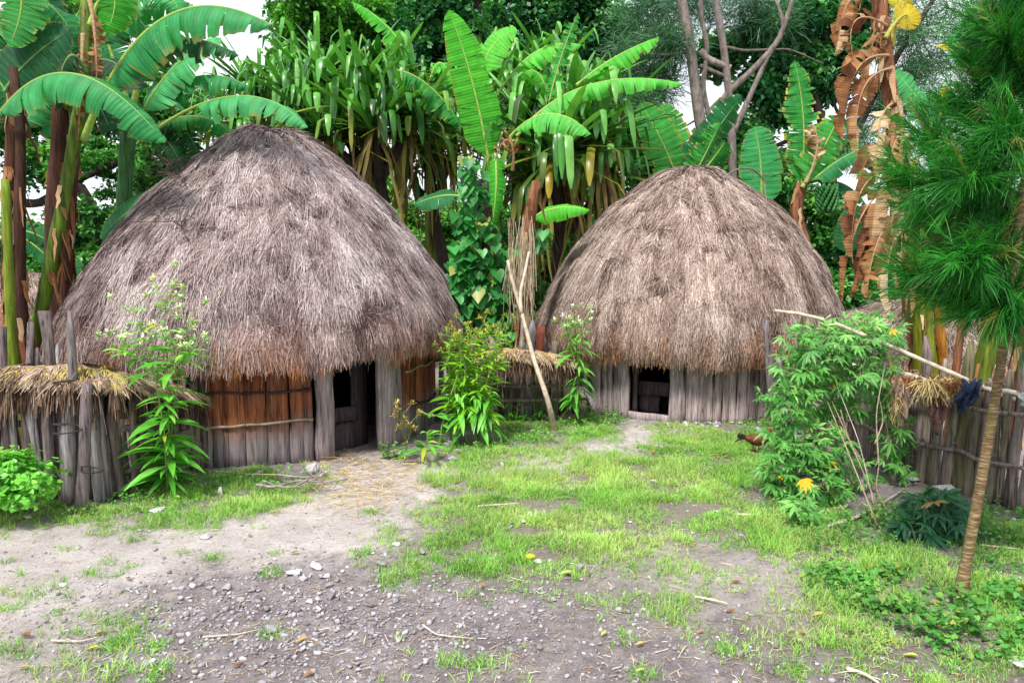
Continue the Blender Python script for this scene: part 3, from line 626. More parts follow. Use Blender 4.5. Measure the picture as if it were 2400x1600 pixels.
M['pand'] = leafmat('pandanus_leaf', [(.01, .06, .012), (.03, .15, .022), (.075, .29, .04), (.17, .44, .10)], (.5, .36, .03), .22, .35, 3, .5)
M['pand_dry'] = leafmat('pandanus_dry_leaf', [(.10, .05, .03), (.22, .12, .06), (.35, .22, .1)], (.3, .3, .05), .1, .8)
M['canopy'] = leafmat('canopy_leaf', [(.008, .06, .018), (.025, .15, .028), (.07, .29, .045), (.18, .46, .07)], trans=.25, nsc=1.2)
M['canopy_blue'] = leafmat('canopy_leaf_dark', [(.008, .06, .025), (.022, .14, .045), (.06, .26, .07), (.16, .42, .11)], trans=.2, nsc=1.2)
M['canopy_light'] = leafmat('canopy_leaf_light', [(.03, .16, .02), (.09, .32, .03), (.2, .5, .06)], trans=.3, nsc=1.5)
M['needle'] = leafmat('needle', [(.008, .085, .012), (.018, .17, .02), (.035, .28, .03), (.09, .42, .05)], (.35, .3, .08), .3, .5, 5)
M['needle_far'] = leafmat('needle_far', [(.02, .09, .045), (.045, .15, .07), (.09, .22, .09)], trans=.25, nsc=2)
M['herb'] = leafmat('herb_leaf', [(.05, .24, .02), (.09, .36, .035), (.16, .5, .06), (.28, .62, .10)], (.6, .45, .05), .32, .4, 8)
M['herb_y'] = leafmat('herb_leaf_yellow_green', [(.10, .32, .015), (.19, .46, .02), (.34, .62, .05)], (.5, .4, .05), .32, .4, 8)
M['lobed'] = leafmat('lobed_leaf', [(.03, .15, .025), (.07, .26, .045), (.14, .39, .08), (.26, .52, .15)], (.75, .45, .02), .3, .4, 8)
M['heart'] = leafmat('heart_leaf', [(.02, .17, .03), (.04, .25, .05), (.07, .34, .08)], (.4, .4, .1), .3, .4, 8)
M['flower'] = plain('pale_flower', [(.75, .7, .45), (.8, .78, .7), (.7, .65, .15)], 8, .7, 0)
M['seed'] = plain('seed_head', [(.35, .25, .06), (.55, .45, .1), (.25, .15, .05)], 8, .7, 0)
M['grass'] = leafmat('grass_blade', [(.08, .25, .03), (.16, .38, .06), (.28, .54, .10), (.46, .57, .2)], (.5, .42, .15), .25, .5, 2, .3, (1.15, 1.15, .6))
M['cover'] = leafmat('ground_cover_leaf', [(.03, .14, .02), (.06, .23, .035), (.11, .34, .055), (.24, .40, .08)], (.4, .3, .05), .3, .45, 4)
M['greenstem'] = plain('green_stem', [(.10, .2, .04), (.2, .3, .08), (.25, .22, .1)], 10, .6, .1)

# ------------------------------------------------------------------ banana leaves and plants
def banana_leaf(root, P, W, mat, nh=(0, 0, 1), droop=.5, tear=.5, r=.5, t0=.14, rib=.016, seed=0, slant=.22, name='leaf', both=(1, 1), crumple=0., fold=0., edge=.6):
    rg = np.random.default_rng(seed+1000); mb = MB(); n = 72
    C = bez(P, n) if len(P) < 5 else poly3(P, n); T = nrm(np.gradient(C, axis=0)); nh = np.array(nh, float)
    S = nrm(np.cross(T, nh)); Nn = nrm(np.cross(S, T)); tt = np.linspace(0, 1, n)
    ci = lambda a, t: np.stack([np.interp(t, tt, a[:, i]) for i in range(3)], -1)
    def wid(t):
        x = np.clip((t-t0)/(1-t0), 0, 1); return W*np.clip(x/.13, 0, 1)**.6*np.clip(1-x**3.5, 0, 1)**.55
    m_ = 6; cc = np.linspace(0, 1, m_)
    for sg, on in ((1, both[0]), (-1, both[1])):
        if not on: continue
        t = t0; base_d = droop+rg.normal(0, .06)
        while t < .995:
            L_ = (rg.uniform(.02, .16)/max(tear, .05)*.6) if tear > 0 else 1; tb = min(t+L_, 1.0)
            if 1-tb < .02: tb = 1.
            if crumple and rg.random() < .3*crumple: t = tb; continue
            if crumple > 1: tb = min(1., t+(tb-t)*rg.uniform(.4, 1.6))
            k_ = max(2, int((tb-t)*60)+2); ts = np.linspace(t, tb, k_)
            dd = base_d+rg.normal(0, .22*tear+.45*crumple); len_ = 1+rg.normal(0, .03+.06*tear)-(rg.random() < .15*tear)*.25; twist = rg.normal(0, .22*tear+.5*crumple)
            gap = .10*(tb-t)*min(1, tear*1.3)
            w_ = wid(ts)*len_
            for ii in range(0, 1):
                ang = (dd*(.3+.9*cc[None, :])+twist*(np.linspace(-1, 1, k_)[:, None])*cc[None, :]-fold*(1-cc[None, :])
                       +crumple*.5*np.sin(cc[None, :]*7+rg.uniform(0, 6)))
                ds = 1/(m_-1); X = np.concatenate([np.zeros((k_, 1)), np.cumsum(np.cos(ang[:, :-1])*ds, 1)], 1); Y = np.concatenate([np.zeros((k_, 1)), np.cumsum(np.sin(ang[:, :-1])*ds, 1)], 1)
                te = ts[:, None]+(((t+tb)/2-ts)/(tb-t)*2)[:, None]*gap*cc[None, :]**2
                te = te+slant*cc[None, :]**1.3*w_[:, None]/max(np.linalg.norm(C[-1]-C[0]), .2)*(1-te)**.5
                te = np.minimum(te, 1.03); b0 = ci(C, np.minimum(te, 1)); sS = ci(S, np.minimum(te, 1)); sN = ci(Nn, np.minimum(te, 1))
                V = b0+sS*(sg*X*w_[:, None])[..., None]-sN*(Y*w_[:, None])[..., None]
                V += sN*(.006*np.sin(te*160))[..., None]*cc[None, :, None]
            i, j = np.meshgrid(np.arange(k_-1), np.arange(m_-1), indexing='ij'); o = i*m_+j
            Q = np.stack([o, o+m_, o+m_+1, o+1] if sg > 0 else [o, o+1, o+m_+1, o+m_], -1).reshape(-1, 4)
            kk = np.where(cc > .9, -edge*rg.uniform(0, 1.4), 0)[None, :]*np.ones((k_, 1))
            if rg.random() < .12*tear: kk[0] = np.minimum(kk[0], -.7*(cc > .3))
            mb.add(V.reshape(-1, 3), Q, None, np.clip(r+rg.normal(0, .05+.2*crumple), 0, 1), kk.ravel(), te.ravel())
            t = tb
    tube(mb, C-Nn*.004, np.interp(tt, [0, t0, 1], [rib*1.5, rib, rib*.2]), 7, r, 1.)
    return mb.build(name, mat, root, smooth=True)
def stem(root, pts, r0, r1, mat, name='pseudostem', r=.5, flakes=0, dep=None):
    mb = MB(); P = poly3(pts, 22); tube(mb, P, np.linspace(r0, r1, 22)*(1+.07*np.sin(np.arange(22)*1.1)), 14, r, jit=.05); o = mb.build(name, mat, root, smooth=True)
    if flakes:
        b = MB(); n = flakes; i = RG.integers(1, 21, n); a = RG.uniform(0, 2*math.pi, n); rr = np.linspace(r0, r1, 22)[i]
        e = np.stack([np.cos(a), np.sin(a), 0*a], 1); base = P[i]+e*rr[:, None]*1.0+np.array([0, 0, .05])
        d = e*RG.uniform(.02, .3, n)[:, None]+np.stack([0*a, 0*a, -np.ones(n)], 1)
        strap(b, grav(base, d, RG.uniform(.12, .5, n), 6, -.1)+RG.normal(0, .006, (n, 6, 3)), np.stack([-np.sin(a), np.cos(a), 0*a], 1), RG.uniform(.012, .055, n)[:, None]*np.array([1, 1.1, 1, .9, .6, .2]), .12, RG.random(n))
        b.build('dry_sheath', M['ban_dry'], root)
    return o
def Lf(x, y, D): return A(x, y, D)
def BL(root, pts, wpx, mat, D, **kw):
    kw['tear'] = kw.get('tear', .5)*1.55
    # pts: (px,py[,dD]) along the midrib, wpx: half width in photo pixels at depth D
    P = [A(p[0], p[1], D+(p[2] if len(p) > 2 else 0)) for p in pts]; return banana_leaf(root, P, wpx/1800*D, mat, **kw)
FC = (0, -1, .25)      # blade turned towards the yard
# left grove
D0 = 7.4
bp = thing('banana_plant', 'tall banana plant at the far left edge, one torn leaf arching over the left fence', 'banana plant', A(30, 590, D0)*[1, 1, 0])
stem(bp, [A(28, 590, D0)*[1, 1, 0]-[0, 0, 0], A(18, 700, D0), A(25, 400, D0), A(40, 120, D0), A(45, -200, D0)], .065, .05, M['stem_brown'], r=.3, flakes=90)
BL(bp, [(-40, 330, .1), (90, 80, -.4), (240, 150, -.6), (388, 335, -.5)], 78, M['ban_teal'], D0-.4, nh=(0, -.55, 1), droop=1.15, tear=.45, r=.75, seed=1, t0=.1)
BL(bp, [(10, 215), (60, 130), (165, 70)], 70, M['ban_dark'], D0-.1, nh=(.2, -1, .3), droop=.2, tear=.15, r=.6, seed=2, t0=.04)
BL(bp, [(40, -60), (70, 10), (20, 110)], 56, M['ban_mid'], D0-.2, nh=FC, droop=.3, tear=.4, r=.5, seed=3)
BL(bp, [(-40, 20), (60, -60), (150, 20, .2), (170, 90, .2)], 60, M['ban_teal'], D0+.3, nh=(0, -.6, 1), droop=1., tear=.6, r=.5, seed=4)
BL(bp, [(-60, 130), (0, 180), (40, 260)], 60, M['ban_teal'], D0+.3, nh=FC, droop=.4, tear=.6, r=.3, seed=5)
bp = thing('banana_plant', 'banana plant with leaning green and brown stem behind the grey posts of the left fence', 'banana plant', A(70, 590, 7.2)*[1, 1, 0])
D1 = 7.2
stem(bp, [A(40, 935, D1), A(90, 760, D1), A(140, 520, D1), A(175, 330, D1), A(200, 180, D1), A(205, -120, D1+.2)], .07, .045, M['stem_green'], r=.25, flakes=44)
stem(bp, [A(152, 780, D1+.25), A(160, 560, D1+.2), A(172, 400, D1+.25), A(190, 200, D1+.3), A(210, -50, D1+.3)], .055, .04, M['stem_brown'], r=.3, flakes=24)
BL(bp, [(195, 330, .1), (290, 60, -.1), (430, -60, -.2), (640, 60, -.4)], 92, M['ban_teal'], D1-.1, nh=(0, -.6, 1), droop=1.2, tear=.4, r=.6, seed=11, t0=.17, rib=.024)
BL(bp, [(200, 300, .3), (330, 60, .3), (440, 60, .3), (560, 130, .3)], 62, M['ban_dark'], D1+.3, nh=(0, -.5, 1), droop=1.1, tear=.8, r=.6, seed=12)
BL(bp, [(210, 60), (240, -60), (300, -40), (250, 80)], 52, M['ban_light'], D1-.2, nh=(.2, -1, .1), droop=.35, tear=.3, r=.0, seed=13)
BL(bp, [(215, 120, .2), (300, 10, .2), (380, -20, .2), (450, 30, .2)], 64, M['ban_teal'], D1+.2, nh=(0, -.7, .8), droop=.8, tear=.6, r=1., seed=40)
BL(bp, [(210, 140, .5), (260, 40, .5), (310, 0, .5), (350, 80, .5)], 70, M['ban_dark'], D1+.5, nh=(0, -.8, .6), droop=.6, tear=.6, r=.9, seed=41)
BL(bp, [(215, 100, .1), (330, -80, .1), (400, -40), (420, 30)], 60, M['ban_teal'], D1+.1, nh=(0, -.6, 1), droop=.9, tear=.5, r=.9, seed=14)
BL(bp, [(150, 200, .2), (80, 120, .4), (0, 160, .5)], 60, M['ban_dark'], D1+.4, nh=(0, -.8, 1), droop=.7, tear=.7, r=.5, seed=15)
BL(bp, [(180, 160, .2), (110, 20, .2), (50, 40, .3), (30, 150, .2)], 62, M['ban_dark'], D1+.2, nh=(0, -.8, .7), droop=.9, tear=.7, r=.8, seed=16)
BL(bp, [(200, 170, -.2), (170, 90, -.4), (140, 130, -.4), (130, 260, -.2)], 42, M['ban_dark'], D1-.2, nh=(0, -.8, .7), droop=.8, tear=.9, r=.3, seed=17)
BL(bp, [(195, 80, -.1), (190, 180, -.2), (182, 330, -.1)], 14, M['ban_dry'], D1-.2, nh=FC, droop=.8, tear=1, r=.3, seed=18, crumple=.8)
BL(bp, [(210, 0, -.1), (230, 100, -.2), (225, 210, -.1)], 18, M['ban_dry'], D1-.2, nh=FC, droop=.8, tear=1, r=.2, seed=19, crumple=.8)
bp = thing('banana_plant', 'younger banana plant with smooth green stem rising behind the left slope of the large hut', 'banana plant', A(290, 590, 9.4)*[1, 1, 0])
D2 = 9.4
stem(bp, [A(285, 590, D2)*[1, 1, 0], A(290, 480, D2), A(298, 330, D2), A(310, 240, D2)], .12, .08, M['stem_green'], r=1.)
BL(bp, [(305, 260), (280, 190), (262, 120), (230, 40)], 42, M['ban_teal'], D2, nh=FC, droop=.3, tear=.4, r=.4, seed=21, t0=.35, rib=.03)
BL(bp, [(312, 250), (320, 180), (350, 130), (400, 70)], 46, M['ban_mid'], D2, nh=(0, -.8, .8), droop=.9, tear=.4, r=.2, seed=22, t0=.3, rib=.03)
BL(bp, [(318, 300), (350, 220), (420, 110), (520, 95)], 66, M['ban_teal'], D2, nh=(-.6, -1, .6), droop=.35, tear=.45, r=1., seed=23, t0=.15, rib=.022)
BL(bp, [(320, 290, .1), (400, 170, 0), (500, 150, 0), (585, 205, 0)], 62, M['ban_teal'], D2, nh=(0, -.5, 1), droop=1.15, tear=.7, r=.6, seed=24, t0=.14)
BL(bp, [(330, 330, .1), (440, 240, 0), (600, 160, -.2), (722, 300, -.4)], 58, M['ban_teal'], D2-.2, nh=(0, -.5, 1), droop=1.15, tear=.5, r=.95, seed=25, t0=.35)
BL(bp, [(320, 340, .3), (400, 240, .3), (430, 280, .3), (470, 370, .3)], 62, M['ban_dark'], D2+.3, nh=(0, -.6, .8), droop=.9, tear=.9, r=.5, seed=26)
BL(bp, [(310, 330, .3), (350, 280, .3), (420, 330, .3), (430, 420, .3)], 50, M['ban_dark'], D2+.2, nh=(0, -.6, .8), droop=.9, tear=.9, r=.9, seed=27)
BL(bp, [(330, 320, .2), (420, 250, .2), (500, 260, .2), (560, 330, .2)], 46, M['ban_mid'], D2+.4, nh=(0, -.6, .8), droop=.9, tear=.7, r=.5, seed=28)
BL(bp, [(262, 300, .2), (280, 200, .2), (240, 140, .2), (200, 240, .2)], 56, M['ban_dark'], D2+.2, nh=(0, -.6, .8), droop=.9, tear=.7, r=.9, seed=29)
BL(bp, [(360, 470), (300, 480), (235, 560)], 50, M['ban_teal'], D2-.3, nh=(0, -.8, .8), droop=.3, tear=.1, r=.35, seed=30, t0=.0)
for sd_, (a_, b_, c_) in enumerate([((60, 560), (90, 580), (130, 620)), ((40, 540), (80, 540), (120, 570)), ((150, 640), (170, 600), (190, 680))]):
    BL(bp, [a_, b_, c_], 26, M['ban_teal'], D2, nh=FC, droop=.3, tear=.3, r=.3, seed=31+sd_, t0=0)
# extra dark leaf mass at the top left comes from two further plants
for n_, (bx, Dp, lb, sp) in enumerate([(120, 8.6, 'dark banana plant filling the shade behind the leaning banana stem', [(-80, 40), (0, -60), (60, 60), (220, 10), (330, 150), (180, 180), (60, 240), (260, 250)]),
                                      (20, 9.6, 'shaded banana plant deep in the left grove behind the other stems', [(-120, 120), (-60, 260), (90, 180), (160, 300), (30, 20), (200, 60)])]):
    bp = thing('banana_plant', lb, 'banana plant', A(bx, 590, Dp)*[1, 1, 0])
    stem(bp, [A(bx, 590, Dp)*[1, 1, 0], A(bx+5, 600, Dp), A(bx+20, 300, Dp), A(bx+30, 120, Dp)], .12, .08, M['stem_brown'], r=.2, flakes=14)
    for q, (tx, ty) in enumerate(sp):
        cx_ = bx+25; BL(bp, [(cx_, 230), (cx_*.55+tx*.45, min(ty, 230)-90, .1), (tx, ty+60, rnd.uniform(-.4, .4))], 66, M['ban_dark'] if q % 3 else M['ban_teal'], Dp, nh=(0, -.7, .8), droop=.9, tear=.7, r=rnd.random()*.6, seed=50+n_*20+q, t0=.2)
# stems far left behind the fence
bp = thing('young_banana_plant', 'slim bright green banana stem standing left of the leaning one by the left fence', 'banana plant', A(25, 590, 6.7)*[1, 1, 0])
stem(bp, [A(25, 590, 6.7)*[1, 1, 0], A(28, 820, 6.7), A(20, 600, 6.7), A(12, 420, 6.7)], .05, .035, M['stem_green'], r=.5)
bp = thing('young_banana_plant', 'dark banana stem with peeling sheaths between the two green ones on the left', 'banana plant', A(60, 590, 7.)*[1, 1, 0])
stem(bp, [A(50, 590, 7.)*[1, 1, 0], A(50, 780, 7.), A(45, 500, 7.), A(50, 300, 7.1), A(30, 160, 7.2)], .058, .04, M['stem_brown'], r=.1, flakes=26)

# centre banana
D3 = 10.6
bp = thing('banana_plant', 'bright banana plant with one tall upright leaf rising between the two huts', 'banana plant', A(1160, 590, D3)*[1, 1, 0])
stem(bp, [A(1160, 590, D3)*[1, 1, 0], A(1160, 700, D3), A(1158, 500, D3), A(1150, 370, D3)], .13, .09, M['stem_green'], r=.9)
BL(bp, [(1148, 390), (1130, 280, -.1), (1100, 140, -.2), (1052, 25, -.3)], 48, M['ban_light'], D3-.2, nh=(.25, -1, .1), droop=.15, tear=.22, r=.45, seed=61, t0=.06, rib=.02)
BL(bp, [(1125, 200), (1130, 130), (1160, 80), (1212, 70)], 42, M['ban_light'], D3+.1, nh=(-.5, -1, .5), droop=.3, tear=.25, r=.7, seed=62, t0=.1)
BL(bp, [(1210, 320), (1300, 200), (1440, 160), (1604, 196)], 46, M['ban_light'], D3-.4, nh=(0, -.5, 1), droop=1.2, tear=.85, r=.9, seed=63, t0=.1)
BL(bp, [(1180, 340, -.3), (1260, 230, -.8), (1330, 260, -1), (1386, 315, -1)], 46, M['ban_light'], D3-.8, nh=(0, -.6, 1), droop=1.1, tear=.55, r=1., seed=64, t0=.12)
BL(bp, [(1350, 200), (1420, 140), (1480, 110), (1545, 86)], 40, M['ban_light'], D3+.2, nh=(-.3, -.6, 1), droop=1.05, tear=.7, r=.4, seed=65, t0=.08)
BL(bp, [(1160, 230, .2), (1230, 110, .2), (1300, 90, .2), (1362, 105, .2)], 46, M['ban_light'], D3+.3, nh=(0, -.5, 1), droop=1.15, tear=.6, r=.8, seed=66)
BL(bp, [(1160, 360, -.3), (1170, 440, -.5), (1150, 545, -.4)], 24, M['ban_light'], D3-.8, nh=FC, droop=1., tear=.3, r=.25, seed=67, t0=0.)
BL(bp, [(1240, 520, -.4), (1290, 470, -.6), (1382, 492, -.6)], 30, M['ban_light'], D3-1.2, nh=(0, -.8, .8), droop=.9, tear=.25, r=.5, seed=68, t0=.08)
BL(bp, [(1270, 330), (1290, 200), (1320, 110), (1355, 30)], 26, M['ban_mid'], D3+.1, nh=(-.3, -1, .2), droop=1., tear=1.3, r=.8, seed=69, t0=.1, crumple=.4, edge=1.4)
BL(bp, [(1200, 400, -.4), (1215, 330, -.6), (1180, 290, -.6), (1160, 380, -.5)], 22, M['ban_dry'], D3-.9, nh=FC, droop=.9, tear=1, r=.5, seed=70, crumple=.9)
BL(bp, [(1290, 300), (1290, 180), (1250, 130), (1215, 190)], 40, M['ban_light'], D3+.3, nh=(0, -.6, .8), droop=.9, tear=.6, r=.3, seed=71)
D4 = 12.6
bp = thing('banana_plant', 'banana plant with yellow-green torn leaves above the pandanus, left of the upright leaf', 'banana plant', A(1010, 590, D4)*[1, 1, 0])
stem(bp, [A(1010, 590, D4)*[1, 1, 0], A(1010, 500, D4), A(1005, 300, D4), A(1000, 180, D4)], .12, .08, M['stem_green'], r=.6)
BL(bp, [(990, 190), (950, 100), (900, 40), (826, 4)], 34, M['ban_light'], D4-.4, nh=(.2, -.8, 1), droop=.8, tear=.6, r=.3, seed=81)
BL(bp, [(1005, 200), (1020, 130), (1040, 120), (1070, 220)], 42, M['ban_light'], D4-.4, nh=(0, -.6, 1), droop=.9, tear=.8, r=.8, seed=82)
BL(bp, [(930, 165, -1), (980, 170, -1), (1040, 220, -1), (1085, 300, -1)], 44, M['ban_mid'], D4-1, nh=(0, -.5, 1), droop=1.2, tear=1., r=.5, seed=83, t0=.05)
BL(bp, [(1010, 210), (960, 130), (900, 120), (840, 160)], 40, M['ban_mid'], D4, nh=(0, -.6, 1), droop=1., tear=.8, r=.3, seed=84)
BL(bp, [(1080, 460, -2), (1030, 450, -2), (970, 480, -2)], 30, M['ban_teal'], D4-2, nh=(0, -.8, .8), droop=.4, tear=.3, r=.3, seed=85, t0=.1)
# behind the smaller hut
D5 = 11.6
bp = thing('banana_plant', 'banana plant with broad upright leaves fanning out at the left shoulder of the smaller hut', 'banana plant', A(1590, 590, D5)*[1, 1, 0])
stem(bp, [A(1595, 590, D5)*[1, 1, 0], A(1595, 560, D5), A(1592, 430, D5)], .13, .09, M['stem_green'], r=.7)
BL(bp, [(1590, 430), (1575, 380), (1545, 310), (1500, 240)], 50, M['ban_mid'], D5, nh=(.1, -1, .2), droop=.15, tear=.2, r=.8, seed=91, t0=.05, rib=.022)
BL(bp, [(1597, 425), (1590, 350), (1575, 290), (1548, 245)], 40, M['ban_mid'], D5+.2, nh=(-.3, -1, .2), droop=.25, tear=.3, r=1., seed=92, t0=.08, rib=.022, edge=1.2)
BL(bp, [(1600, 430), (1640, 360), (1690, 290), (1740, 222)], 44, M['ban_teal'], D5-.1, nh=(.6, -.8, .4), droop=.5, tear=.5, r=.3, seed=93, t0=.02)
BL(bp, [(1612, 430), (1650, 380), (1670, 320), (1690, 290)], 34, M['ban_mid'], D5-.3, nh=(.6, -.9, .2), droop=.8, tear=.9, r=.7, seed=94, t0=.02, edge=1.6)
BL(bp, [(1480, 420), (1470, 360), (1450, 300)], 34, M['ban_teal'], D5+.3, nh=FC, droop=.3, tear=.4, r=.8, seed=95)
BL(bp, [(1650, 400), (1690, 350), (1700, 330)], 30, M['ban_mid'], D5+.3, nh=FC, droop=.3, tear=.4, r=.1, seed=96)
bp = thing('banana_plant', 'small banana plant with one wide teal leaf behind the smaller hut peak', 'banana plant', A(1790, 590, 11.2)*[1, 1, 0])
stem(bp, [A(1790, 590, 11.2)*[1, 1, 0], A(1788, 560, 11.2), A(1785, 470, 11.2)], .11, .08, M['stem_green'], r=1.)
BL(bp, [(1785, 490), (1786, 420), (1784, 350), (1768, 296)], 50, M['ban_teal'], 11.1, nh=(0, -1, .15), droop=.15, tear=.25, r=.85, seed=98, t0=.02, rib=.024)
BL(bp, [(1780, 480), (1765, 430), (1745, 390)], 26, M['ban_light'], 11.3, nh=FC, droop=.3, tear=.2, r=.5, seed=99, t0=.1)
D6 = 10.9
bp = thing('banana_plant', 'ragged banana plant bearing a green fruit bunch behind the right shoulder of the smaller hut', 'banana plant', A(1880, 590, D6)*[1, 1, 0])
stem(bp, [A(1900, 590, D6)*[1, 1, 0], A(1885, 560, D6), A(1860, 500, D6), A(1880, 430, D6)], .12, .08, M['stem_brown'], r=.9, flakes=22)
BL(bp, [(1878, 440), (1890, 340), (1886, 240), (1862, 142)], 42, M['ban_mid'], D6, nh=(.1, -1, .1), droop=.35, tear=.75, r=.5, seed=101, t0=.03, edge=1.4, rib=.02)
BL(bp, [(1880, 440), (1920, 370), (1950, 310), (1968, 270)], 46, M['ban_mid'], D6-.1, nh=(.2, -1, .2), droop=.3, tear=.6, r=.9, seed=102, t0=.06, edge=1.4, rib=.024)
BL(bp, [(1895, 430), (1930, 400), (1990, 350), (2040, 345)], 34, M['ban_teal'], D6-.1, nh=(0, -.6, 1), droop=.8, tear=.35, r=.4, seed=103, t0=.1)
BL(bp, [(1888, 430), (1940, 330), (1905, 270), (1895, 330)], 24, M['ban_dry'], D6-.2, nh=FC, droop=.8, tear=1, r=.7, seed=104, crumple=.8)
BL(bp, [(1890, 430), (1950, 410), (2000, 430), (2030, 480)], 34, M['ban_dark'], D6+.1, nh=(0, -.6, 1), droop=.9, tear=.5, r=.8, seed=105)
b = MB(); c0 = A(1935, 425, D6-.2); tube(b, poly3([A(1893, 428, D6-.1), A(1925, 415, D6-.2), A(1937, 450, D6-.2), A(1935, 500, D6-.2)], 14), .02, 6, .4)
for lev in range(8):
    for q in range(11):
        a = q/11*6.28+lev*.4; cc_ = A(1937, 445+lev*7.5, D6-.2); e = np.array([math.cos(a), math.sin(a), 0])
        tube(b, [cc_+e*.02, cc_+e*.1+[0, 0, .0], cc_+e*.14+[0, 0, .05], cc_+e*.135+[0, 0, .1]], [.012, .021, .02, .006], 6, .5)
b.build('fruit_bunch', plain('green_fruit', [(.03, .14, .03), (.05, .2, .05)], 12, .5, .2), bp, smooth=True)
# far right banana and the dead one
bp = thing('banana_plant', 'banana plant mostly hidden by the needle tree, pale leaves right of the dry plant', 'banana plant', A(2200, 590, 9.6)*[1, 1, 0])
stem(bp, [A(2220, 590, 9.6)*[1, 1, 0], A(2220, 600, 9.6), A(2200, 400, 9.6), A(2180, 300, 9.6)], .12, .08, M['stem_green'], r=.5)
BL(bp, [(2200, 330), (2180, 270), (2140, 210), (2095, 165)], 38, M['ban_teal'], 9.6, nh=(.2, -1, .3), droop=.3, tear=.5, r=1., seed=111)
BL(bp, [(2240, 390), (2200, 350), (2150, 320), (2110, 330)], 40, M['ban_teal'], 9.5, nh=(0, -.9, .6), droop=.5, tear=.7, r=.9, seed=112)
BL(bp, [(2300, 60), (2280, 40), (2250, 80), (2225, 140)], 24, M['ban_teal'], 9.8, nh=FC, droop=.5, tear=.4, r=.9, seed=113)
BL(bp, [(2310, 130), (2260, 110), (2192, 107)], 14, M['ban_yellow'], 9.4, nh=(0, -.9, .6), droop=.5, tear=.1, r=.1, seed=114, t0=.05)
BL(bp, [(2205, 270), (2212, 230), (2218, 200)], 14, M['ban_yellow'], 9.4, nh=FC, droop=.2, tear=.1, r=.0, seed=115, t0=.05)
BL(bp, [(1985, 600), (1990, 540), (2010, 480)], 36, M['ban_dark'], 9.9, nh=FC, droop=.2, tear=.2, r=.8, seed=116, t0=.05)
D7 = 7.0
dp = thing('dead_banana_plant', 'leaning banana plant draped in dry brown leaves, right of the smaller hut', 'banana plant', A(2120, 590, D7)*[1, 1, 0])
stem(dp, [A(2185, 590, D7)*[1, 1, 0], A(2160, 880, D7), A(2135, 620, D7), A(2110, 400, D7), A(2085, 210, D7), A(2065, 60, D7), A(2050, -120, D7)], .11, .055, M['stem_brown'], r=.9, flakes=90)
BL(dp, [(2088, 110), (2100, 20), (2130, -60), (2180, -140)], 30, M['ban_yellow'], D7, nh=FC, droop=.3, tear=.3, r=.2, seed=121, t0=.3, rib=.022)
BL(dp, [(2075, 90), (2120, 10), (2140, 30), (2125, 70)], 34, M['ban_yellow'], D7-.1, nh=FC, droop=.3, tear=.3, r=.5, seed=122, t0=.2)
dry = [((2080, 60), (2000, 10), (1985, 60), (2000, 130), 46, .3), ((2060, 0), (1960, -40), (1980, 60), (1955, 130), 36, .6), ((2085, 130), (2000, 120), (1985, 200), (1975, 330), 50, .25), ((2090, 160), (2010, 170), (2000, 260), (2010, 370), 30, .4),
       ((2095, 240), (2050, 260), (2060, 330), (2055, 430), 34, .9), ((2110, 300), (2150, 330), (2160, 400), (2150, 470), 30, 1.), ((2105, 330), (2040, 320), (2015, 400), (1985, 520), 44, .3), ((2110, 370), (2060, 370), (2050, 470), (2040, 590), 44, .35),
       ((2115, 420), (2060, 430), (2030, 560), (1990, 700), 46, .2), ((2115, 450), (2090, 470), (2080, 590), (2070, 700), 38, .55), ((2125, 480), (2110, 500), (2120, 580), (2105, 680), 34, .9), ((2120, 400), (2010, 380), (1990, 500), (2000, 620), 40, .45),
       ((2090, 200), (2110, 250), (2125, 330), (2130, 420), 26, .8), ((2120, 500), (2050, 520), (2040, 620), (2030, 700), 38, .15), ((2105, 320), (2085, 340), (2080, 420), (2095, 520), 30, .75), ((2080, 80), (2040, 60), (2030, 150), (2040, 240), 34, .3),
       ((2120, 540), (2080, 560), (2075, 640), (2085, 740), 34, .7), ((2110, 430), (2010, 450), (1980, 600), (1975, 710), 26, .5)]
for q, (a_, b_, c_, d_, w_, r_) in enumerate(dry):
    dz = rnd.uniform(-.35, .1); BL(dp, [a_, (*b_, dz), (*c_, dz), (*d_, dz)], w_*.9, M['ban_dry'], D7-.1, nh=(rnd.uniform(-1.5, 1.5), -1, rnd.uniform(-.3, .5)), droop=1.1, tear=.32, r=np.clip(r_+rnd.uniform(-.25, .25), 0, 1), seed=130+q, crumple=.8, name='dry_leaf', t0=.12, rib=.009)
for (x0, y0, x1, y1, r_, mt, rr, lb) in [(2172, 875, 2135, 480, .105, 'stem_yellow', .2, 'thick yellow-green banana stem behind the right fence, nearest the dry banana plant'), (2212, 870, 2190, 640, .05, 'stem_yellow', 1., 'thin orange-brown banana stem close beside the thick yellow-green one'),
                                         (2300, 880, 2345, 690, .095, 'stem_yellow', .0, 'thick olive banana stem behind the right fence, beside the slim needle tree'), (2240, 870, 2262, 700, .04, 'stem_brown', .9, 'slender reddish banana sucker between the two thick stems'), (2395, 860, 2400, 640, .08, 'stem_brown', .5, 'brown banana stem at the right edge of the photo')]:
    s_ = thing('young_banana_plant', lb, 'banana plant', A(x0, 590, 6.9)*[1, 1, 0]); stem(s_, [A(x0+8, 590, 6.9)*[1, 1, 0], A(x0, y0, 6.9), A((x0+x1)/2, (y0+y1)/2, 6.9), A(x1, y1, 6.9)], r_, r_*.75, M[mt], r=rr, flakes=8 if r_ > .06 else 0)

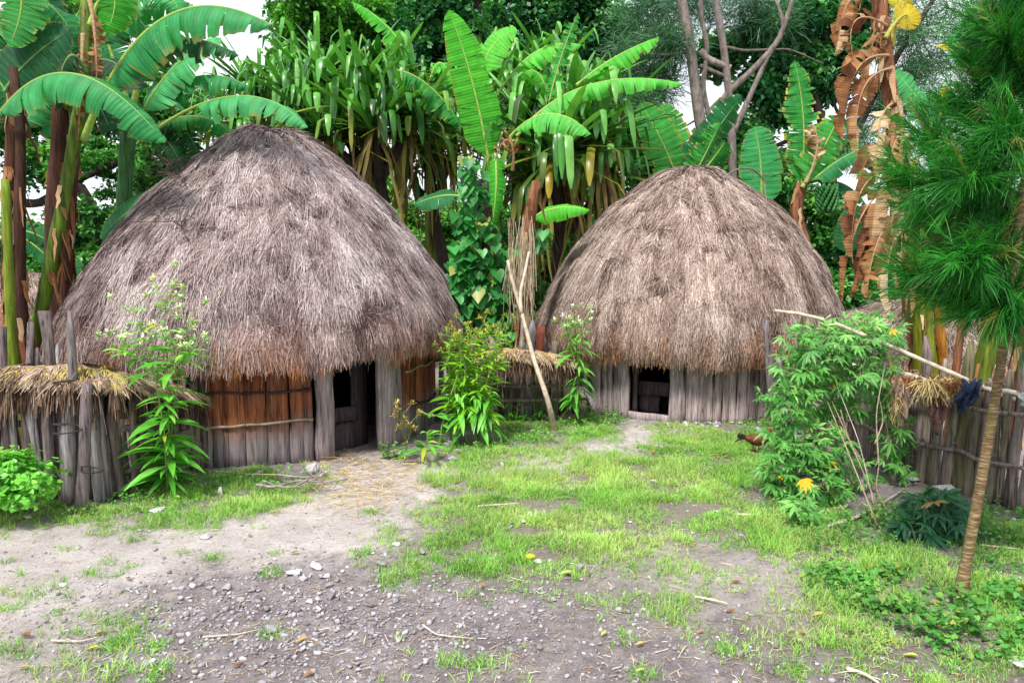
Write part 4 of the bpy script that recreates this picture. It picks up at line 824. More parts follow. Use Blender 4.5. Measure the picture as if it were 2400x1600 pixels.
# ------------------------------------------------------------------ pandanus
def pandanus(label, D, heads, trunk, seed, n=70, dryn=14):
    rg = np.random.default_rng(seed); bx = trunk[0]
    root = thing('pandanus_tree', label, 'pandanus', A(bx[0], 590, D)*[1, 1, 0])
    b = MB(); base = A(bx[0], 590, D)*[1, 1, 0]; top = A(trunk[1][0], trunk[1][1], D)
    tube(b, poly3([base, (base+top)/2+rg.normal(0, .05, 3), top], 10), np.linspace(.11, .08, 10), 9, .4, jit=.1)
    for (x, y, sc, dd) in heads: 
        h = A(x, y, D+dd); mid = (top+h)/2+np.array([0, 0, -.15]); tube(b, poly3([top, mid, h+[0, 0, .1]], 9), np.linspace(.075, .05, 9), 8, .5, jit=.1)
    for q in range(5):
        a = rg.uniform(0, 6.28); e = np.array([math.cos(a), math.sin(a), 0]); tube(b, [base+e*.7, base+e*.3+[0, 0, .7], base+[0, 0, 1.3]], .03, 6, .3)
    b.build('trunk', M['darkbark'], root)
    for (x, y, sc, dd) in heads:
        h = A(x, y, D+dd); b = MB(); N = int(n*1.0); Mseg = 10
        el = np.clip(rg.normal(.55, .5, N), -.5, 1.35); az = rg.uniform(0, 6.28, N)
        L_ = sc*rg.uniform(.75, 1.4, N); kink = np.where(rg.random(N) < .25, 1.2, rg.uniform(.45, .88, N)); kink[el > 1.2] = rg.uniform(.5, .9, (el > 1.2).sum())
        d0 = np.stack([np.cos(az)*np.cos(el), np.sin(az)*np.cos(el), np.sin(el)], 1); s = np.linspace(0, 1, Mseg)
        P = np.zeros((N, Mseg, 3)); P[:, 0] = h+d0*.06+rg.normal(0, .05, (N, 3)); cur = d0.copy()
        for i in range(1, Mseg):
            past = np.clip((s[i]-kink)/.1, 0, 1)[:, None]; dn = nrm(np.stack([np.cos(az)*.22, np.sin(az)*.22, -np.ones(N)], 1))
            dr = d0.copy(); dr[:, 2] -= .35*s[i]; dirc = nrm(nrm(dr)*(1-past)+dn*past); P[:, i] = P[:, i-1]+dirc*(L_/(Mseg-1))[:, None]
        W_ = sc*rg.uniform(.06, .11, N)[:, None]*np.array([.5, .75, .95, 1, 1, 1, 1, .95, .8, .22])
        sd = np.stack([-np.sin(az), np.cos(az), 0*az], 1)
        old = np.clip((.45-el)*1.3, 0, 1)*rg.random(N); k = old[:, None]*np.linspace(.1, 1.1, Mseg)[None]
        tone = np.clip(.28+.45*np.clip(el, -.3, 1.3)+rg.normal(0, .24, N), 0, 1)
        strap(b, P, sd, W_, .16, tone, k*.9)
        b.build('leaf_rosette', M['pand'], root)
        b = MB(); N = dryn; az = rg.uniform(0, 6.28, N); e = np.stack([np.cos(az), np.sin(az), 0*az], 1)
        P = grav(h+e*.1+[0, 0, -.05], e*.5+[0, 0, -.9], sc*rg.uniform(.5, 1.3, N), 8, .5)+rg.normal(0, .01, (N, 8, 3))
        strap(b, P, np.stack([-e[:, 1], e[:, 0], 0*az], 1), sc*rg.uniform(.035, .07, N)[:, None]*np.array([1, 1, 1, 1, .9, .8, .6, .2]), .15, rg.random(N), (rg.random(N)*.8)[:, None]*np.ones(8))
        b.build('dead_leaf_skirt', M['pand_dry'], root)
pandanus('pandanus tree with stiff kinked leaves directly behind the peak of the large hut', 12.2, [(600, 235, .8, .3), (545, 290, .8, 0), (660, 250, .8, .5), (600, 320, .8, -.3)], [(620,), (610, 380)], 1)
pandanus('broad pandanus tree behind the right shoulder of the large hut, hung with yellowing leaves', 11.4, [(740, 210, .95, .3), (820, 240, 1., -.1), (900, 200, .95, .4), (880, 310, 1., -.4), (760, 320, .95, -.3), (690, 250, .9, 0), (960, 280, .95, .1)], [(960,), (890, 420)], 2, 74)
pandanus('dark pandanus with bare leaning trunks between the banana plants and the large hut', 12.4, [(1010, 260, .9, .2), (1000, 360, .9, 0), (1070, 330, .9, .3), (950, 390, .8, .3)], [(1060,), (1010, 470)], 3, 60)
pandanus('pandanus tree with drooping leaves at the left flank of the smaller hut', 10.9, [(1300, 370, 1.05, -.3), (1400, 330, 1.05, .1), (1330, 260, 1., .3), (1240, 310, .95, .2), (1250, 440, .9, 0), (1420, 420, .85, .3)], [(1300,), (1310, 560)], 4, 74, 26)
pandanus('pandanus tree half hidden behind the upright banana leaf', 12.8, [(1210, 200, .95, .2), (1290, 190, .9, .4), (1150, 260, .9, .1), (1370, 230, .9, .2)], [(1215,), (1215, 350)], 6, 60)
# ------------------------------------------------------------------ background trees
def leaf_clumps(b, blobs, per, lsz, sub=26, needles=False, rbase=.5, dens=1., flat=.8, r_sc=.34):
    for (px, py, rx, ry, D, rd) in blobs:
        c = A(px, py, D); R = np.array([rx/1800*D, rd, ry/1800*D]); ns_ = int(sub)
        u = rdir(ns_)*(RG.random((ns_, 1))**.4); sc_ = c+u*R; n = int(per*dens)
        ci = RG.integers(0, ns_, n); cr = (r_sc*RG.uniform(.6, 1.3, ns_))[ci]
        off = rdir(n)*(RG.random(n)**.5)[:, None]*cr[:, None]*np.array([1, 1, flat]); pos = sc_[ci]+off
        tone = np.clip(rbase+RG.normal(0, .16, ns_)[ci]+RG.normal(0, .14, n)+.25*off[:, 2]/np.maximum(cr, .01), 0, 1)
        if not needles:
            Z = nrm(rdir(n)*.9+np.array([0, -.1, .8])); X, Y, Z = frame(n, Z)
            inst(b, [[0, 0, 0], [-.3, .5, .08], [0, 1, 0], [.3, .5, .08]], [[0, 3, 2, 1]], None, pos, X, Y, Z, lsz*RG.uniform(.6, 1.3, n), tone)
        else:
            d = nrm(off+rdir(n)*.25+np.array([0, 0, .1])); strap(b, grav(pos, d, lsz*RG.uniform(.6, 1.4, n), 3, .35), sidev(d, RG.uniform(0, 3, n)), np.full((n, 3), needles)*np.array([1, .9, .3]), 0, tone)
def limb(b, pts, D, r0, r1, rr=.5, n=22, jit=.08):
    P = poly3([A(p[0], p[1], D+(p[2] if len(p) > 2 else 0)) for p in pts], n); tube(b, P, np.linspace(r0, r1, n)*(1+.1*(vn(np.arange(n)*.7, r0*100)-.5)), 9, rr, jit=jit)
def tree(name, label, cat, D, bx, limbs, crowns, barkm, group=None):
    root = thing(name, label, cat, A(bx, 590, D)*[1, 1, 0], group); b = MB()
    for l in limbs: limb(b, l[0], D, l[1], l[2], l[3] if len(l) > 3 else .5)
    b.build('trunk', barkm, root)
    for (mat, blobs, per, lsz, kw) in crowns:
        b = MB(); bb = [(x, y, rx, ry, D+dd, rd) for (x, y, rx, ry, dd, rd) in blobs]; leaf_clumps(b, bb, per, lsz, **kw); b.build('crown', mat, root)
    return root
base = lambda x, D: (x, 590+1.8/D*1800*1.0)
tree('evergreen_tree', 'huge dark evergreen filling the top middle of the photo behind the pandanus', 'tree', 18., 1230,
     [([(1230, 770), (1230, 560), (1210, 300), (1150, 100), (1100, -60)], .35, .18, .2), ([(1215, 330), (1050, 190), (960, 100), (880, 20)], .16, .06, .2), ([(1200, 300), (1330, 160), (1420, 60)], .16, .06, .2), ([(1190, 230), (1240, 90), (1280, -40)], .12, .05, .2)],
     [(M['canopy_blue'], [(780, 90, 110, 110, 0, 1.2), (900, 60, 120, 100, .5, 1.3), (1010, 110, 120, 110, 0, 1.2), (1120, 70, 120, 110, .5, 1.2), (1230, 100, 120, 110, 0, 1.2), (1340, 70, 110, 120, .3, 1.2), (1420, 130, 80, 110, 0, 1), (1330, 230, 90, 80, .6, 1), (1420, 290, 60, 70, .6, .8), (950, 0, 160, 50, 0, 1), (1250, 0, 180, 50, 0, 1), (800, 200, 100, 80, .3, .9), (1100, 220, 130, 60, .8, .9)], 5200, .15, dict(sub=28, rbase=.5, r_sc=.4))], M['darkbark'])
tree('broadleaf_tree', 'lighter green leafy tree edging the sky above the large hut', 'tree', 16.5, 700,
     [([(720, 790), (720, 560), (715, 300), (730, 100), (740, -40)], .2, .08, .2), ([(716, 300), (670, 180), (660, 60)], .07, .03, .2)],
     [(M['canopy_light'], [(700, 40, 55, 70, 0, .8), (690, 150, 45, 75, 0, .7), (760, 20, 90, 45, .2, .8), (740, 110, 70, 60, .5, .8), (820, 40, 80, 40, .5, .8), (700, 230, 60, 50, .3, .6)], 4200, .12, dict(sub=26, rbase=.3, r_sc=.3))], M['darkbark'])
tree('shade_tree', 'dark small-leaved tree behind the banana stems at the left of the photo', 'tree', 14., 260,
     [([(250, 830), (255, 600), (200, 450), (120, 380)], .2, .07, .2), ([(255, 600), (330, 450), (420, 330)], .15, .05, .2), ([(10, 470), (90, 480), (180, 420), (280, 380)], .09, .06, .2), ([(210, 470), (150, 420), (60, 400), (20, 440)], .08, .04, .2)],
     [(M['canopy'], [(120, 350, 110, 90, 0, 1), (260, 380, 100, 100, .4, 1), (380, 400, 80, 90, 0, .9), (200, 530, 100, 80, 0, .9), (330, 520, 70, 60, 0, .8), (40, 300, 80, 80, 0, .8), (60, 560, 60, 70, .3, .6), (220, 620, 100, 60, 0, .8), (100, 620, 60, 60, 0, .6), (420, 250, 90, 80, .6, .8), (300, 250, 100, 80, .6, .8), (180, 180, 110, 90, .8, .9), (30, 140, 90, 120, .8, .9), (150, 30, 140, 80, 1, .9)], 3500, .11, dict(sub=26, rbase=.55, r_sc=.26))], M['darkbark'])
tree('needle_tree', 'tall pale-barked tree with forking grey trunks rising behind the smaller hut', 'tree', 14.2, 1690,
     [([(1675, 830), (1672, 600), (1668, 380), (1640, 300), (1628, 180), (1610, 60), (1585, -60)], .13, .08, .5), ([(1668, 340), (1665, 280), (1645, 210), (1660, 110), (1640, 30), (1650, -50)], .05, .04, .4), ([(1722, 830), (1722, 560), (1718, 400), (1712, 260), (1700, 130), (1680, 20), (1672, -60)], .10, .06, .5),
      ([(1655, 320), (1700, 220), (1770, 160), (1830, 90), (1850, 20), (1880, -60)], .07, .035, .4), ([(1720, 310), (1760, 220), (1800, 130), (1840, 70), (1820, 0)], .055, .03, .5), ([(1712, 160), (1660, 140), (1640, 120)], .06, .07, .7), ([(1640, 155), (1700, 180), (1712, 210)], .045, .03, .2), ([(1630, 120), (1560, 130), (1520, 126)], .03, .02, .2),
      ([(1700, 110), (1740, 120), (1850, 115), (1930, 150)], .03, .012, .1), ([(1690, 230), (1650, 270), (1600, 300)], .03, .015, .2)],
     [(M['needle_far'], [(1510, 50, 80, 60, .9, .7), (1590, 0, 90, 40, 1.2, .7), (1720, 0, 90, 40, 1.2, .7), (1470, 170, 50, 50, .6, .5), (1790, 50, 70, 50, 1.2, .6), (1540, 200, 50, 40, .9, .5), (1570, 110, 40, 30, .2, .25), (1480, 250, 50, 26, .2, .4)], 2000, .24, dict(sub=30, needles=.012, rbase=.5, r_sc=.38))], M['greybark'])
tree('needle_tree', 'dark spreading tree with horizontal boughs between the grey trunks and the dry banana plant', 'tree', 16., 1960,
     [([(1950, 800), (1945, 560), (1950, 380), (1930, 300), (1900, 200)], .16, .08, .5), ([(1945, 400), (2010, 300), (2070, 180), (2150, 60), (2200, -20)], .1, .04, .4), ([(1935, 300), (1870, 320), (1800, 350), (1760, 330)], .06, .03, .3), ([(1910, 230), (1840, 170), (1790, 150)], .05, .03, .2), ([(2000, 310), (1960, 260), (1940, 180)], .04, .02, .4)],
     [(M['canopy_blue'], [(1800, 90, 70, 50, 0, .8), (1890, 60, 90, 50, .3, .9), (1960, 120, 80, 40, 0, .8), (1850, 170, 90, 32, 0, .7), (1930, 210, 70, 28, .3, .6), (1770, 210, 50, 40, 0, .5), (1990, 30, 90, 50, 0, .8), (1830, 260, 60, 30, .2, .5), (1740, 330, 50, 50, 0, .5), (1800, 400, 70, 40, 0, .6), (1700, 130, 50, 50, .5, .5)], 3000, .15, dict(sub=22, rbase=.5, r_sc=.3)),
      (M['needle_far'], [(2080, 90, 80, 50, 0, .8), (2170, 40, 90, 50, .3, .8), (2130, 180, 70, 40, 0, .6), (2240, 130, 80, 50, 0, .8), (2200, 240, 60, 40, 0, .6), (2060, 250, 50, 40, .4, .6), (1980, 340, 60, 40, 0, .6), (2330, 60, 80, 80, .4, .8)], 1500, .26, dict(sub=9, needles=.012, rbase=.6, r_sc=.32))], M['darkbark'])
tree('shade_tree', 'low leafy tree seen through the gap between the two huts', 'tree', 15., 1110,
     [([(1100, 800), (1100, 640), (1080, 520)], .12, .06, .2), ([(1100, 660), (1180, 560), (1260, 500)], .08, .04, .2), ([(980, 800), (940, 640), (890, 520), (850, 430)], .1, .05, .4)],
     [(M['canopy'], [(1000, 560, 80, 70, 0, .8), (1100, 520, 90, 60, 0, .8), (1220, 560, 90, 80, 0, .8), (1100, 640, 120, 60, .4, .8), (920, 500, 60, 60, 0, .6), (1300, 600, 60, 60, 0, .6), (980, 650, 80, 40, 0, .6), (1420, 480, 70, 60, 1, .6), (850, 430, 60, 40, 1, .5)], 3400, .11, dict(sub=22, rbase=.65, r_sc=.3))], M['darkbark'])
tree('shade_tree', 'rounded dark tree low behind the smaller hut between its peak and the fruiting banana', 'tree', 14.8, 1780,
     [([(1780, 810), (1780, 600), (1770, 480)], .1, .05, .2)],
     [(M['canopy'], [(1740, 400, 70, 45, 0, .7), (1820, 430, 70, 50, 0, .7), (1900, 490, 80, 50, 0, .7), (1960, 560, 60, 40, 0, .6), (1510, 330, 70, 60, .5, .6), (1540, 410, 90, 50, .5, .6), (2060, 600, 90, 70, .3, .7), (2200, 560, 120, 80, .3, .8), (2340, 520, 100, 110, .3, .8)], 3200, .11, dict(sub=22, rbase=.5, r_sc=.28))], M['darkbark'])
# undergrowth massed behind everything
b = MB(); bl = []
for q in range(72):
    px = -1500+q*82; bl.append((px+rnd.uniform(-20, 20), 600+rnd.uniform(-25, 30), 75, 60, 16.5+rnd.uniform(-1, 2), .9))
    bl.append((px+rnd.uniform(-20, 20), 690+rnd.uniform(-15, 15), 75, 50, 15.+rnd.uniform(-1, 1), .8))
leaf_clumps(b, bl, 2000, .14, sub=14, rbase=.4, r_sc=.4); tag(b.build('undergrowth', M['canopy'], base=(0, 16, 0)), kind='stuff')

# ------------------------------------------------------------------ slim needle tree in the right foreground
nt_ = thing('young_needle_tree', 'slim leaning needle tree with ringed bark and feathery bright foliage at the right edge', 'tree', G(2252, 1395)); DN = G(2252, 1395)[1]
b = MB(); TP = [A(2248, 1412, DN-.02), A(2262, 1330, DN), A(2290, 1180, DN), (A(2320, 1010, DN)), A(2345, 860, DN+.02), A(2372, 680, DN+.05), A(2400, 430, DN+.15), A(2430, 150, DN+.25), A(2450, -120, DN+.3)]
Pn = poly3(TP, 110); rr = np.interp(np.linspace(0, 1, 110), [0, .06, .5, 1], [.038, .027, .02, .012])*(1+.06*(np.arange(110) % 3 == 0)); tube(b, Pn, rr, 12, .5, jit=.03)
m, t = newmat('ringed_bark'); n1 = noise(t, 6, 4, .6, (3, 3, 22)); n2 = noise(t, 9, 3)
c = ramp(t, n1, [(.05, .028, .015, .3), (.18, .11, .05, .5), (.42, .34, .2, .72)]); c = mixc(t, ramp(t, n2, [(0, 0, 0, .5), (.6, .6, .6, .7)]), c, (.14, .17, .04))
b.build('trunk', finish(m, t, c, .8, bump=n1, bstr=.6, bdist=.008), nt_, smooth=True)
br = []; rg = np.random.default_rng(8)
def atT(py): q = np.interp(py, [TP_[1] for TP_ in [(0, -120), (0, 150), (0, 430), (0, 680), (0, 860)]], [1, .8, .62, .44, .32]); return Pn[int(q*109)]
for (y0, tx, ty, dd) in [(700, 2147, 655, -0.1), (640, 2182, 600, 0.3), (520, 2122, 415, -0.1), (500, 2192, 500, 0.2), (470, 2182, 330, 0.1), (420, 2262, 420, -0.3), (380, 2265, 260, 0.2), (330, 2285, 170, 0), (250, 2315, 60, 0.1), (200, 2375, -10, 0), (560, 2262, 620, -0.3), (300, 2352, 330, -0.3),
                         (620, 2362, 720, -0.2), (150, 2425, -60, 0), (450, 2500, 380, 0), (600, 2520, 600, 0.1), (300, 2520, 200, 0.1), (540, 2352, 480, 0.4), (400, 2425, 240, 0.3), (680, 2430, 770, -0.1), (500, 2282, 560, 0.5), (350, 2302, 380, 0.4), (200, 2350, 100, -0.2), (650, 2262, 690, 0.3), (100, 2400, 0, -0.1)]:
    p0 = atT(y0); p1 = A(tx, ty, DN+.1+dd); mid = (p0+p1)/2+np.array([0, 0, .05]); br.append(bez([p0, mid, p1], 16))
b = MB(); tw = []
for B in br:
    tube(b, B, np.linspace(.011, .0025, 16), 5, .2); L0 = np.linalg.norm(B[-1]-B[0])
    for i in range(3, 16):
        for _ in range(5):
            d = nrm(B[min(i+1, 15)]-B[i-1]+1e-6); d = nrm(d*1.1+rg.normal(0, .6, 3)+np.array([0, 0, .15])); L = rg.uniform(.08, .34)*(1.15-.5*i/16)+.03; q = bez([B[i], B[i]+d*L*.5+[0, 0, .01], B[i]+d*L+[0, 0, .03]], 6); tw.append(q)
            if _ < 2: tube(b, q, .0016, 3, .3, cap=False)
b.build('branches', M['darkbark'], nt_)
b = MB(); tw = np.array(tw); nT = len(tw); n = 46
ti = np.repeat(np.arange(nT), n); s_ = rg.random(len(ti)); i0 = (s_*5).astype(int).clip(0, 4); f = (s_*5-i0)[:, None]; pos = tw[ti, i0]*(1-f)+tw[ti, i0+1]*f
td = nrm(tw[ti, i0+1]-tw[ti, i0]); d = nrm(td*1.3+rg.normal(0, .38, (len(ti), 3))+np.array([0, 0, .06]))
tone = np.clip(.45+rg.normal(0, .2, nT)[ti]+rg.normal(0, .12, len(ti)), 0, 1)
kk = (rg.random(nT) < .04)[ti]*.6
strap(b, grav(pos, d, rg.uniform(.05, .16, len(ti)), 4, .32), sidev(d, rg.uniform(0, 3, len(ti))), np.array([.003, .003, .0024, .001])[None]*np.ones((len(ti), 1)), 0, tone, kk)
b.build('needles', M['needle'], nt_)

# ------------------------------------------------------------------ herbs
def lance(b, pos, d, L, W, droop=.35, r=.5, fold=.12, k=0., wav=0.):
    prof = np.array([.12, .7, 1., .92, .6, .06]); P = grav(pos, d, L, 6, droop)
    strap(b, P, sidev(d, RG.normal(0, .35, len(pos))), np.broadcast_to(W, (len(pos),))[:, None]*prof, fold, r, k)
def herb(name, label, basept, stems, leafL, leafW, dens, mat, flowers=0, topbare=0., cat='plant', seed=0, droop=.4, upb=.25, spreadtop=1., flmat='flower', stemr=.007, lo=.08):
    root = thing(name, label, cat, basept); sb = MB(); lb = MB(); fb = MB()
    for st in stems:
        P = poly3(st, 24); tube(sb, P, np.linspace(stemr, stemr*.4, 24), 6, .5); L_ = np.linalg.norm(np.diff(P, axis=0), axis=1).sum(); n = int(dens*L_)
        s = RG.uniform(lo, 1., n); i = np.minimum((s*22).astype(int), 22); pos = P[i]+(P[i+1]-P[i])*((s*22-i)[:, None]); az = np.arange(n)*2.4+RG.normal(0, .4, n)
        d = np.stack([np.cos(az), np.sin(az), upb+.5*(s-.3)+RG.normal(0, .2, n)], 1); sz = (1.1-.7*s)*RG.uniform(.4, 1.2, n)
        lance(lb, pos, d, leafL*sz, leafW*sz, droop, np.clip(.3+.5*s+RG.normal(0, .18, n), 0, 1), k=((RG.random(n) < .03)&(sz < .7))*.6)
        if flowers:
            for _ in range(flowers):
                i = int(rnd.uniform(15, 23.9)); az_ = rnd.uniform(0, 6.28); q = P[i]+np.array([math.cos(az_), math.sin(az_), .9])*rnd.uniform(.05, .17)*spreadtop
                tube(sb, bez([P[i], (P[i]+q)/2+[0, 0, -.01], q], 5), .0025, 4, .7)
                n2 = 16; dd = rdir(n2, -.5, 1); lance(lb, q-dd*.0, dd, RG.uniform(.02, .05, n2), .007, .3, .9)
                n3 = 13; dd = rdir(n3, -.2, 1); strap(fb, grav(q+dd*.01, dd, RG.uniform(.018, .04, n3), 3, 0), sidev(dd), np.full((n3, 3), .009), 0, RG.random(n3))
    sb.build('stem', M['greenstem'], root); lb.build('leaves', mat, root)
    if flowers: fb.build('flowers', M[flmat], root)
    return root
bH = G(392, 1156); DH = bH[1]-.12; S0 = lambda pts, D: [A(x, y, D) for x, y in pts]
herb('flowering_plant', 'tall leafy plant topped with pale flowers beside the capped left fence, before the large hut', bH, [[bH]+S0([(396, 1000), (392, 860), (385, 740), (395, 665)], DH), [bH]+S0([(385, 1010), (360, 860), (325, 760), (305, 700)], DH-.05), [bH]+S0([(402, 1000), (420, 880), (440, 800), (435, 730)], DH+.05), [A(380, 900, DH)]+S0([(340, 850), (290, 825), (262, 812)], DH-.1), [A(400, 880, DH)]+S0([(430, 830), (455, 830)], DH-.1)], .35, .06, 54, M['herb'], 9, seed=1, droop=.45)
bH = G(1122, 1035); DH = bH[1]
herb('leafy_bush', 'bright yellow-green narrow-leaved bush with dry seed heads at the right side of the large hut', bH, [[bH]+S0([(x0, 950), (x1, 850), (x2, 770)], DH+rnd.uniform(-.2, .2)) for x0, x1, x2 in ((1090, 1080, 1075), (1100, 1100, 1095), (1120, 1130, 1140), (1130, 1155, 1180), (1070, 1050, 1085), (1110, 1085, 1065), (1100, 1120, 1110), (1140, 1165, 1160), (1090, 1110, 1150), (1085, 1060, 1045), (1115, 1140, 1125), (1060, 1050, 1060), (1130, 1150, 1175), (1095, 1090, 1100))], .28, .044, 56, M['herb_y'], 5, seed=2, flmat='seed', lo=.25)
herb('leafy_shrub', 'broad-leaved green shrub hanging over the dark gap below the yellow-green bush', bH+[.05, -.05, 0], [[bH+[dx, -.08, 0]]+S0([(x0, 960), (x1, 910)], DH-.15) for dx, x0, x1 in ((0, 1090, 1060), (.05, 1110, 1120), (-.1, 1075, 1085), (.15, 1140, 1150), (.1, 1120, 1100))], .30, .075, 46, M['herb'], 0, seed=3, droop=.9, lo=.3)
bH = G(1000, 1085); DH = bH[1]
herb('seedling', 'small plant with a rosette of long pointed leaves right of the large hut doorway', bH, [[bH]+S0([(998, 1050), (1002, 1010)], DH)], .36, .066, 90, M['herb'], 0, seed=4, droop=.55, upb=.5, lo=.2)
bH = G(910, 1073); DH = bH[1]
herb('dry_weed', 'thin dry yellowish weed standing against the right door post of the large hut', bH+[.15, -.0, 0], [[bH+[.15, 0, 0]]+S0([(955, 1040), (942, 1000), (945, 965)], DH-.08), [bH+[.15, 0, 0]]+S0([(950, 1050), (965, 1000), (972, 990)], DH-.08)], .05, .012, 50, M['seed'], 5, seed=5, flmat='seed', stemr=.004)
b = MB(); 
herb('small_herb', 'low bluish-green herb tucked at the foot of the right door post of the large hut', bH, [[bH+[dx, 0, 0]]+[bH+[dx*1.5, -.04, .16]] for dx in (-.04, 0, .05, .1)], .075, .03, 190, M['lobed'], 0, seed=6)
bH = G(1345, 990); DH = bH[1]
herb('flowering_plant', 'slender pale green plant leaning in front of the left side of the smaller hut', bH, [[G(1310, 985)]+S0([(1345, 940), (1360, 880), (1350, 800), (1345, 735)], DH-.1), [A(1352, 850, DH-.1)]+S0([(1362, 800), (1372, 745)], DH-.15), [A(1350, 860, DH-.1)]+S0([(1335, 800), (1330, 750)], DH-.12)], .26, .045, 80, M['herb'], 6, seed=7, droop=.6, lo=.25)
bH = G(1030, 1045); DH = bH[1]
herb('stalky_plant', 'leggy plant with broad oval leaves leaning away from the right corner of the large hut', bH, [[bH]+S0([(1035, 1000), (1055, 930), (1072, 880)], DH), [A(1045, 970, DH)]+S0([(1010, 975), (980, 960)], DH-.05)], .19, .08, 22, M['herb'], 0, seed=8, droop=.5, lo=.1, stemr=.011)
herb('small_shrub', 'dark narrow-leaved shrub at the foot of the middle fence behind the leaning pole', G(1265, 985), [[G(1262+dx, 985)]+S0([(1262+dx*1.6, 900)], G(1262, 985)[1]) for dx in (-25, -8, 8, 22)], .14, .03, 90, M['lobed'], 0, seed=9, droop=.4)
herb('weed', 'spiky little weed left of the leaning pole against the middle fence', G(1205, 990), [[G(1203+dx, 990)]+S0([(1203+dx*2, 935)], G(1203, 990)[1]) for dx in (-8, 6)], .16, .028, 100, M['herb'], 0, seed=10, droop=.4)
# parsley-like plant at the left
def leafball(root, c, R, n, size, mat, zmin=-.2, name='leaves', droopy=.0, tpl='leaf', tone=.5, out_=.7):
    b = MB(); u = rdir(n, zmin, 1)*(RG.random((n, 1))**.3); pos = np.asarray(c)+u*np.array(R)*(1+.7*(RG.random((n, 1))**4))*(.75+.5*vn(u[:, 0]*4+9, u[:, 2]*4)[:, None]); lump = fbm(pos[:, 0]*9+3, pos[:, 2]*9+pos[:, 1]*5, 2); keep = lump > .38; pos, u = pos[keep], u[keep]; n = len(pos)
    Z = nrm(u*out_+rdir(n)*.5+np.array([0, 0, .5])); X, Y, Z = frame(n, Z); inst(b, HEART_V if tpl == 'heart' else LEAF_V, None, HEART_T if tpl == 'heart' else LEAF_T, pos, X, Y, Z, size*RG.uniform(.6, 1.3, n), np.clip(tone+1.2*(lump[keep]-.5)+RG.normal(0, .15, n), 0, 1))
    return b.build(name, mat, root)
pr = thing('leafy_herb', 'dense bright green frilly herb growing against the left fence at the photo edge', 'plant', G(50, 1185))
b = MB()
for q in range(16): a = q*2.4; tube(b, [G(50, 1185), G(50, 1185)+[.25*math.cos(a)*rnd.random(), .12*math.sin(a), .22+.2*rnd.random()]], .004, 4, .5)
b.build('stem', M['greenstem'], pr)
for (x, y, rx, n) in [(20, 1125, .16, 1000), (75, 1122, .11, 600), (40, 1095, .11, 500), (0, 1150, .16, 700), (90, 1150, .08, 300), (-60, 1120, .22, 700), (10, 1085, .08, 220), (60, 1165, .13, 400)]: leafball(pr, A(x, y, 4.95), (rx, .17, rx*.75), n, .036, M['herb_y'] if x < 10 else M['herb'], tpl='heart', tone=.6)

# palmate-leaved shrubs
def palmate(b, pos, d, up, size, r, k=0., nl=5, wf=.24):
    n = len(pos); d = nrm(d); s = nrm(np.cross(d, up)); 
    for j, an in enumerate(np.linspace(-1.35, 1.35, nl)):
        dd = d*math.cos(an)+s*math.sin(an); L_ = size*(1-.18*abs(an)); prof = np.array([.15, .75, 1., .65, .05])
        strap(b, grav(pos, dd, L_, 5, .3), nrm(np.cross(dd, up)), (L_*wf)[:, None]*prof, .1, r, k)
def palm_shrub(name, label, basept, blobs, D, stems, mat, size, seed, yel=6):
    root = thing(name, label, 'shrub', basept); sb = MB(); lb = MB()
    for st, r_ in stems: tube(sb, poly3(st, 14), np.linspace(r_, r_*.5, 14), 6, rnd.uniform(.3, .8))
    allp = []
    for (x, y, rx, ry, dd, rd, n) in blobs:
        n = int(n*.95); c = A(x, y, D+dd); u = rdir(n)*(RG.random((n, 1))**.45); p = c+u*np.array([rx/1800*D, rd, ry/1800*D]); 
        d = nrm(u+rdir(n)*.5+np.array([0, -.25, -.15])); up = nrm(rdir(n)*.35+np.array([0, -.45, .9])); tn = np.clip(.5+.3*u[:, 2]+RG.normal(0, .2, n), 0, 1)
        palmate(lb, p, d, up, size*RG.uniform(.4, 1.2, n), tn, (RG.random(n) < .008)*1.)
        for q in range(0, n, 5): tube(sb, bez([c-np.array([0, 0, ry/1800*D]), (c+p[q])/2, p[q]], 6), .0028, 4, .4, cap=False)
    sb.build('stems', M['stick'], root); lb.build('leaves', mat, root); return root
DS = 5.75; gs = lambda x, y: G(x, y)
sticks = []
for (x0, y0, x1, y1) in [(2060, 1240, 1935, 930), (2075, 1230, 1950, 940), (2050, 1190, 1960, 900), (2040, 1120, 1970, 960), (2090, 1215, 2060, 1090), (2060, 1100, 2075, 850), (1990, 1210, 1900, 1060), (1960, 1180, 1880, 1000), (2000, 1140, 1945, 1010), (2062, 1160, 1970, 1000), (2045, 1130, 1940, 985), (2050, 1040, 2060, 930)]:
    b0 = G(x0, y0) if y0 > 1180 else A(x0, y0, DS-.1); sticks.append(([b0, (b0+A(x1, y1, DS-.1))/2+RG.normal(0, .025, 3), A(x1, y1, DS-.1)], rnd.uniform(.004, .008)))
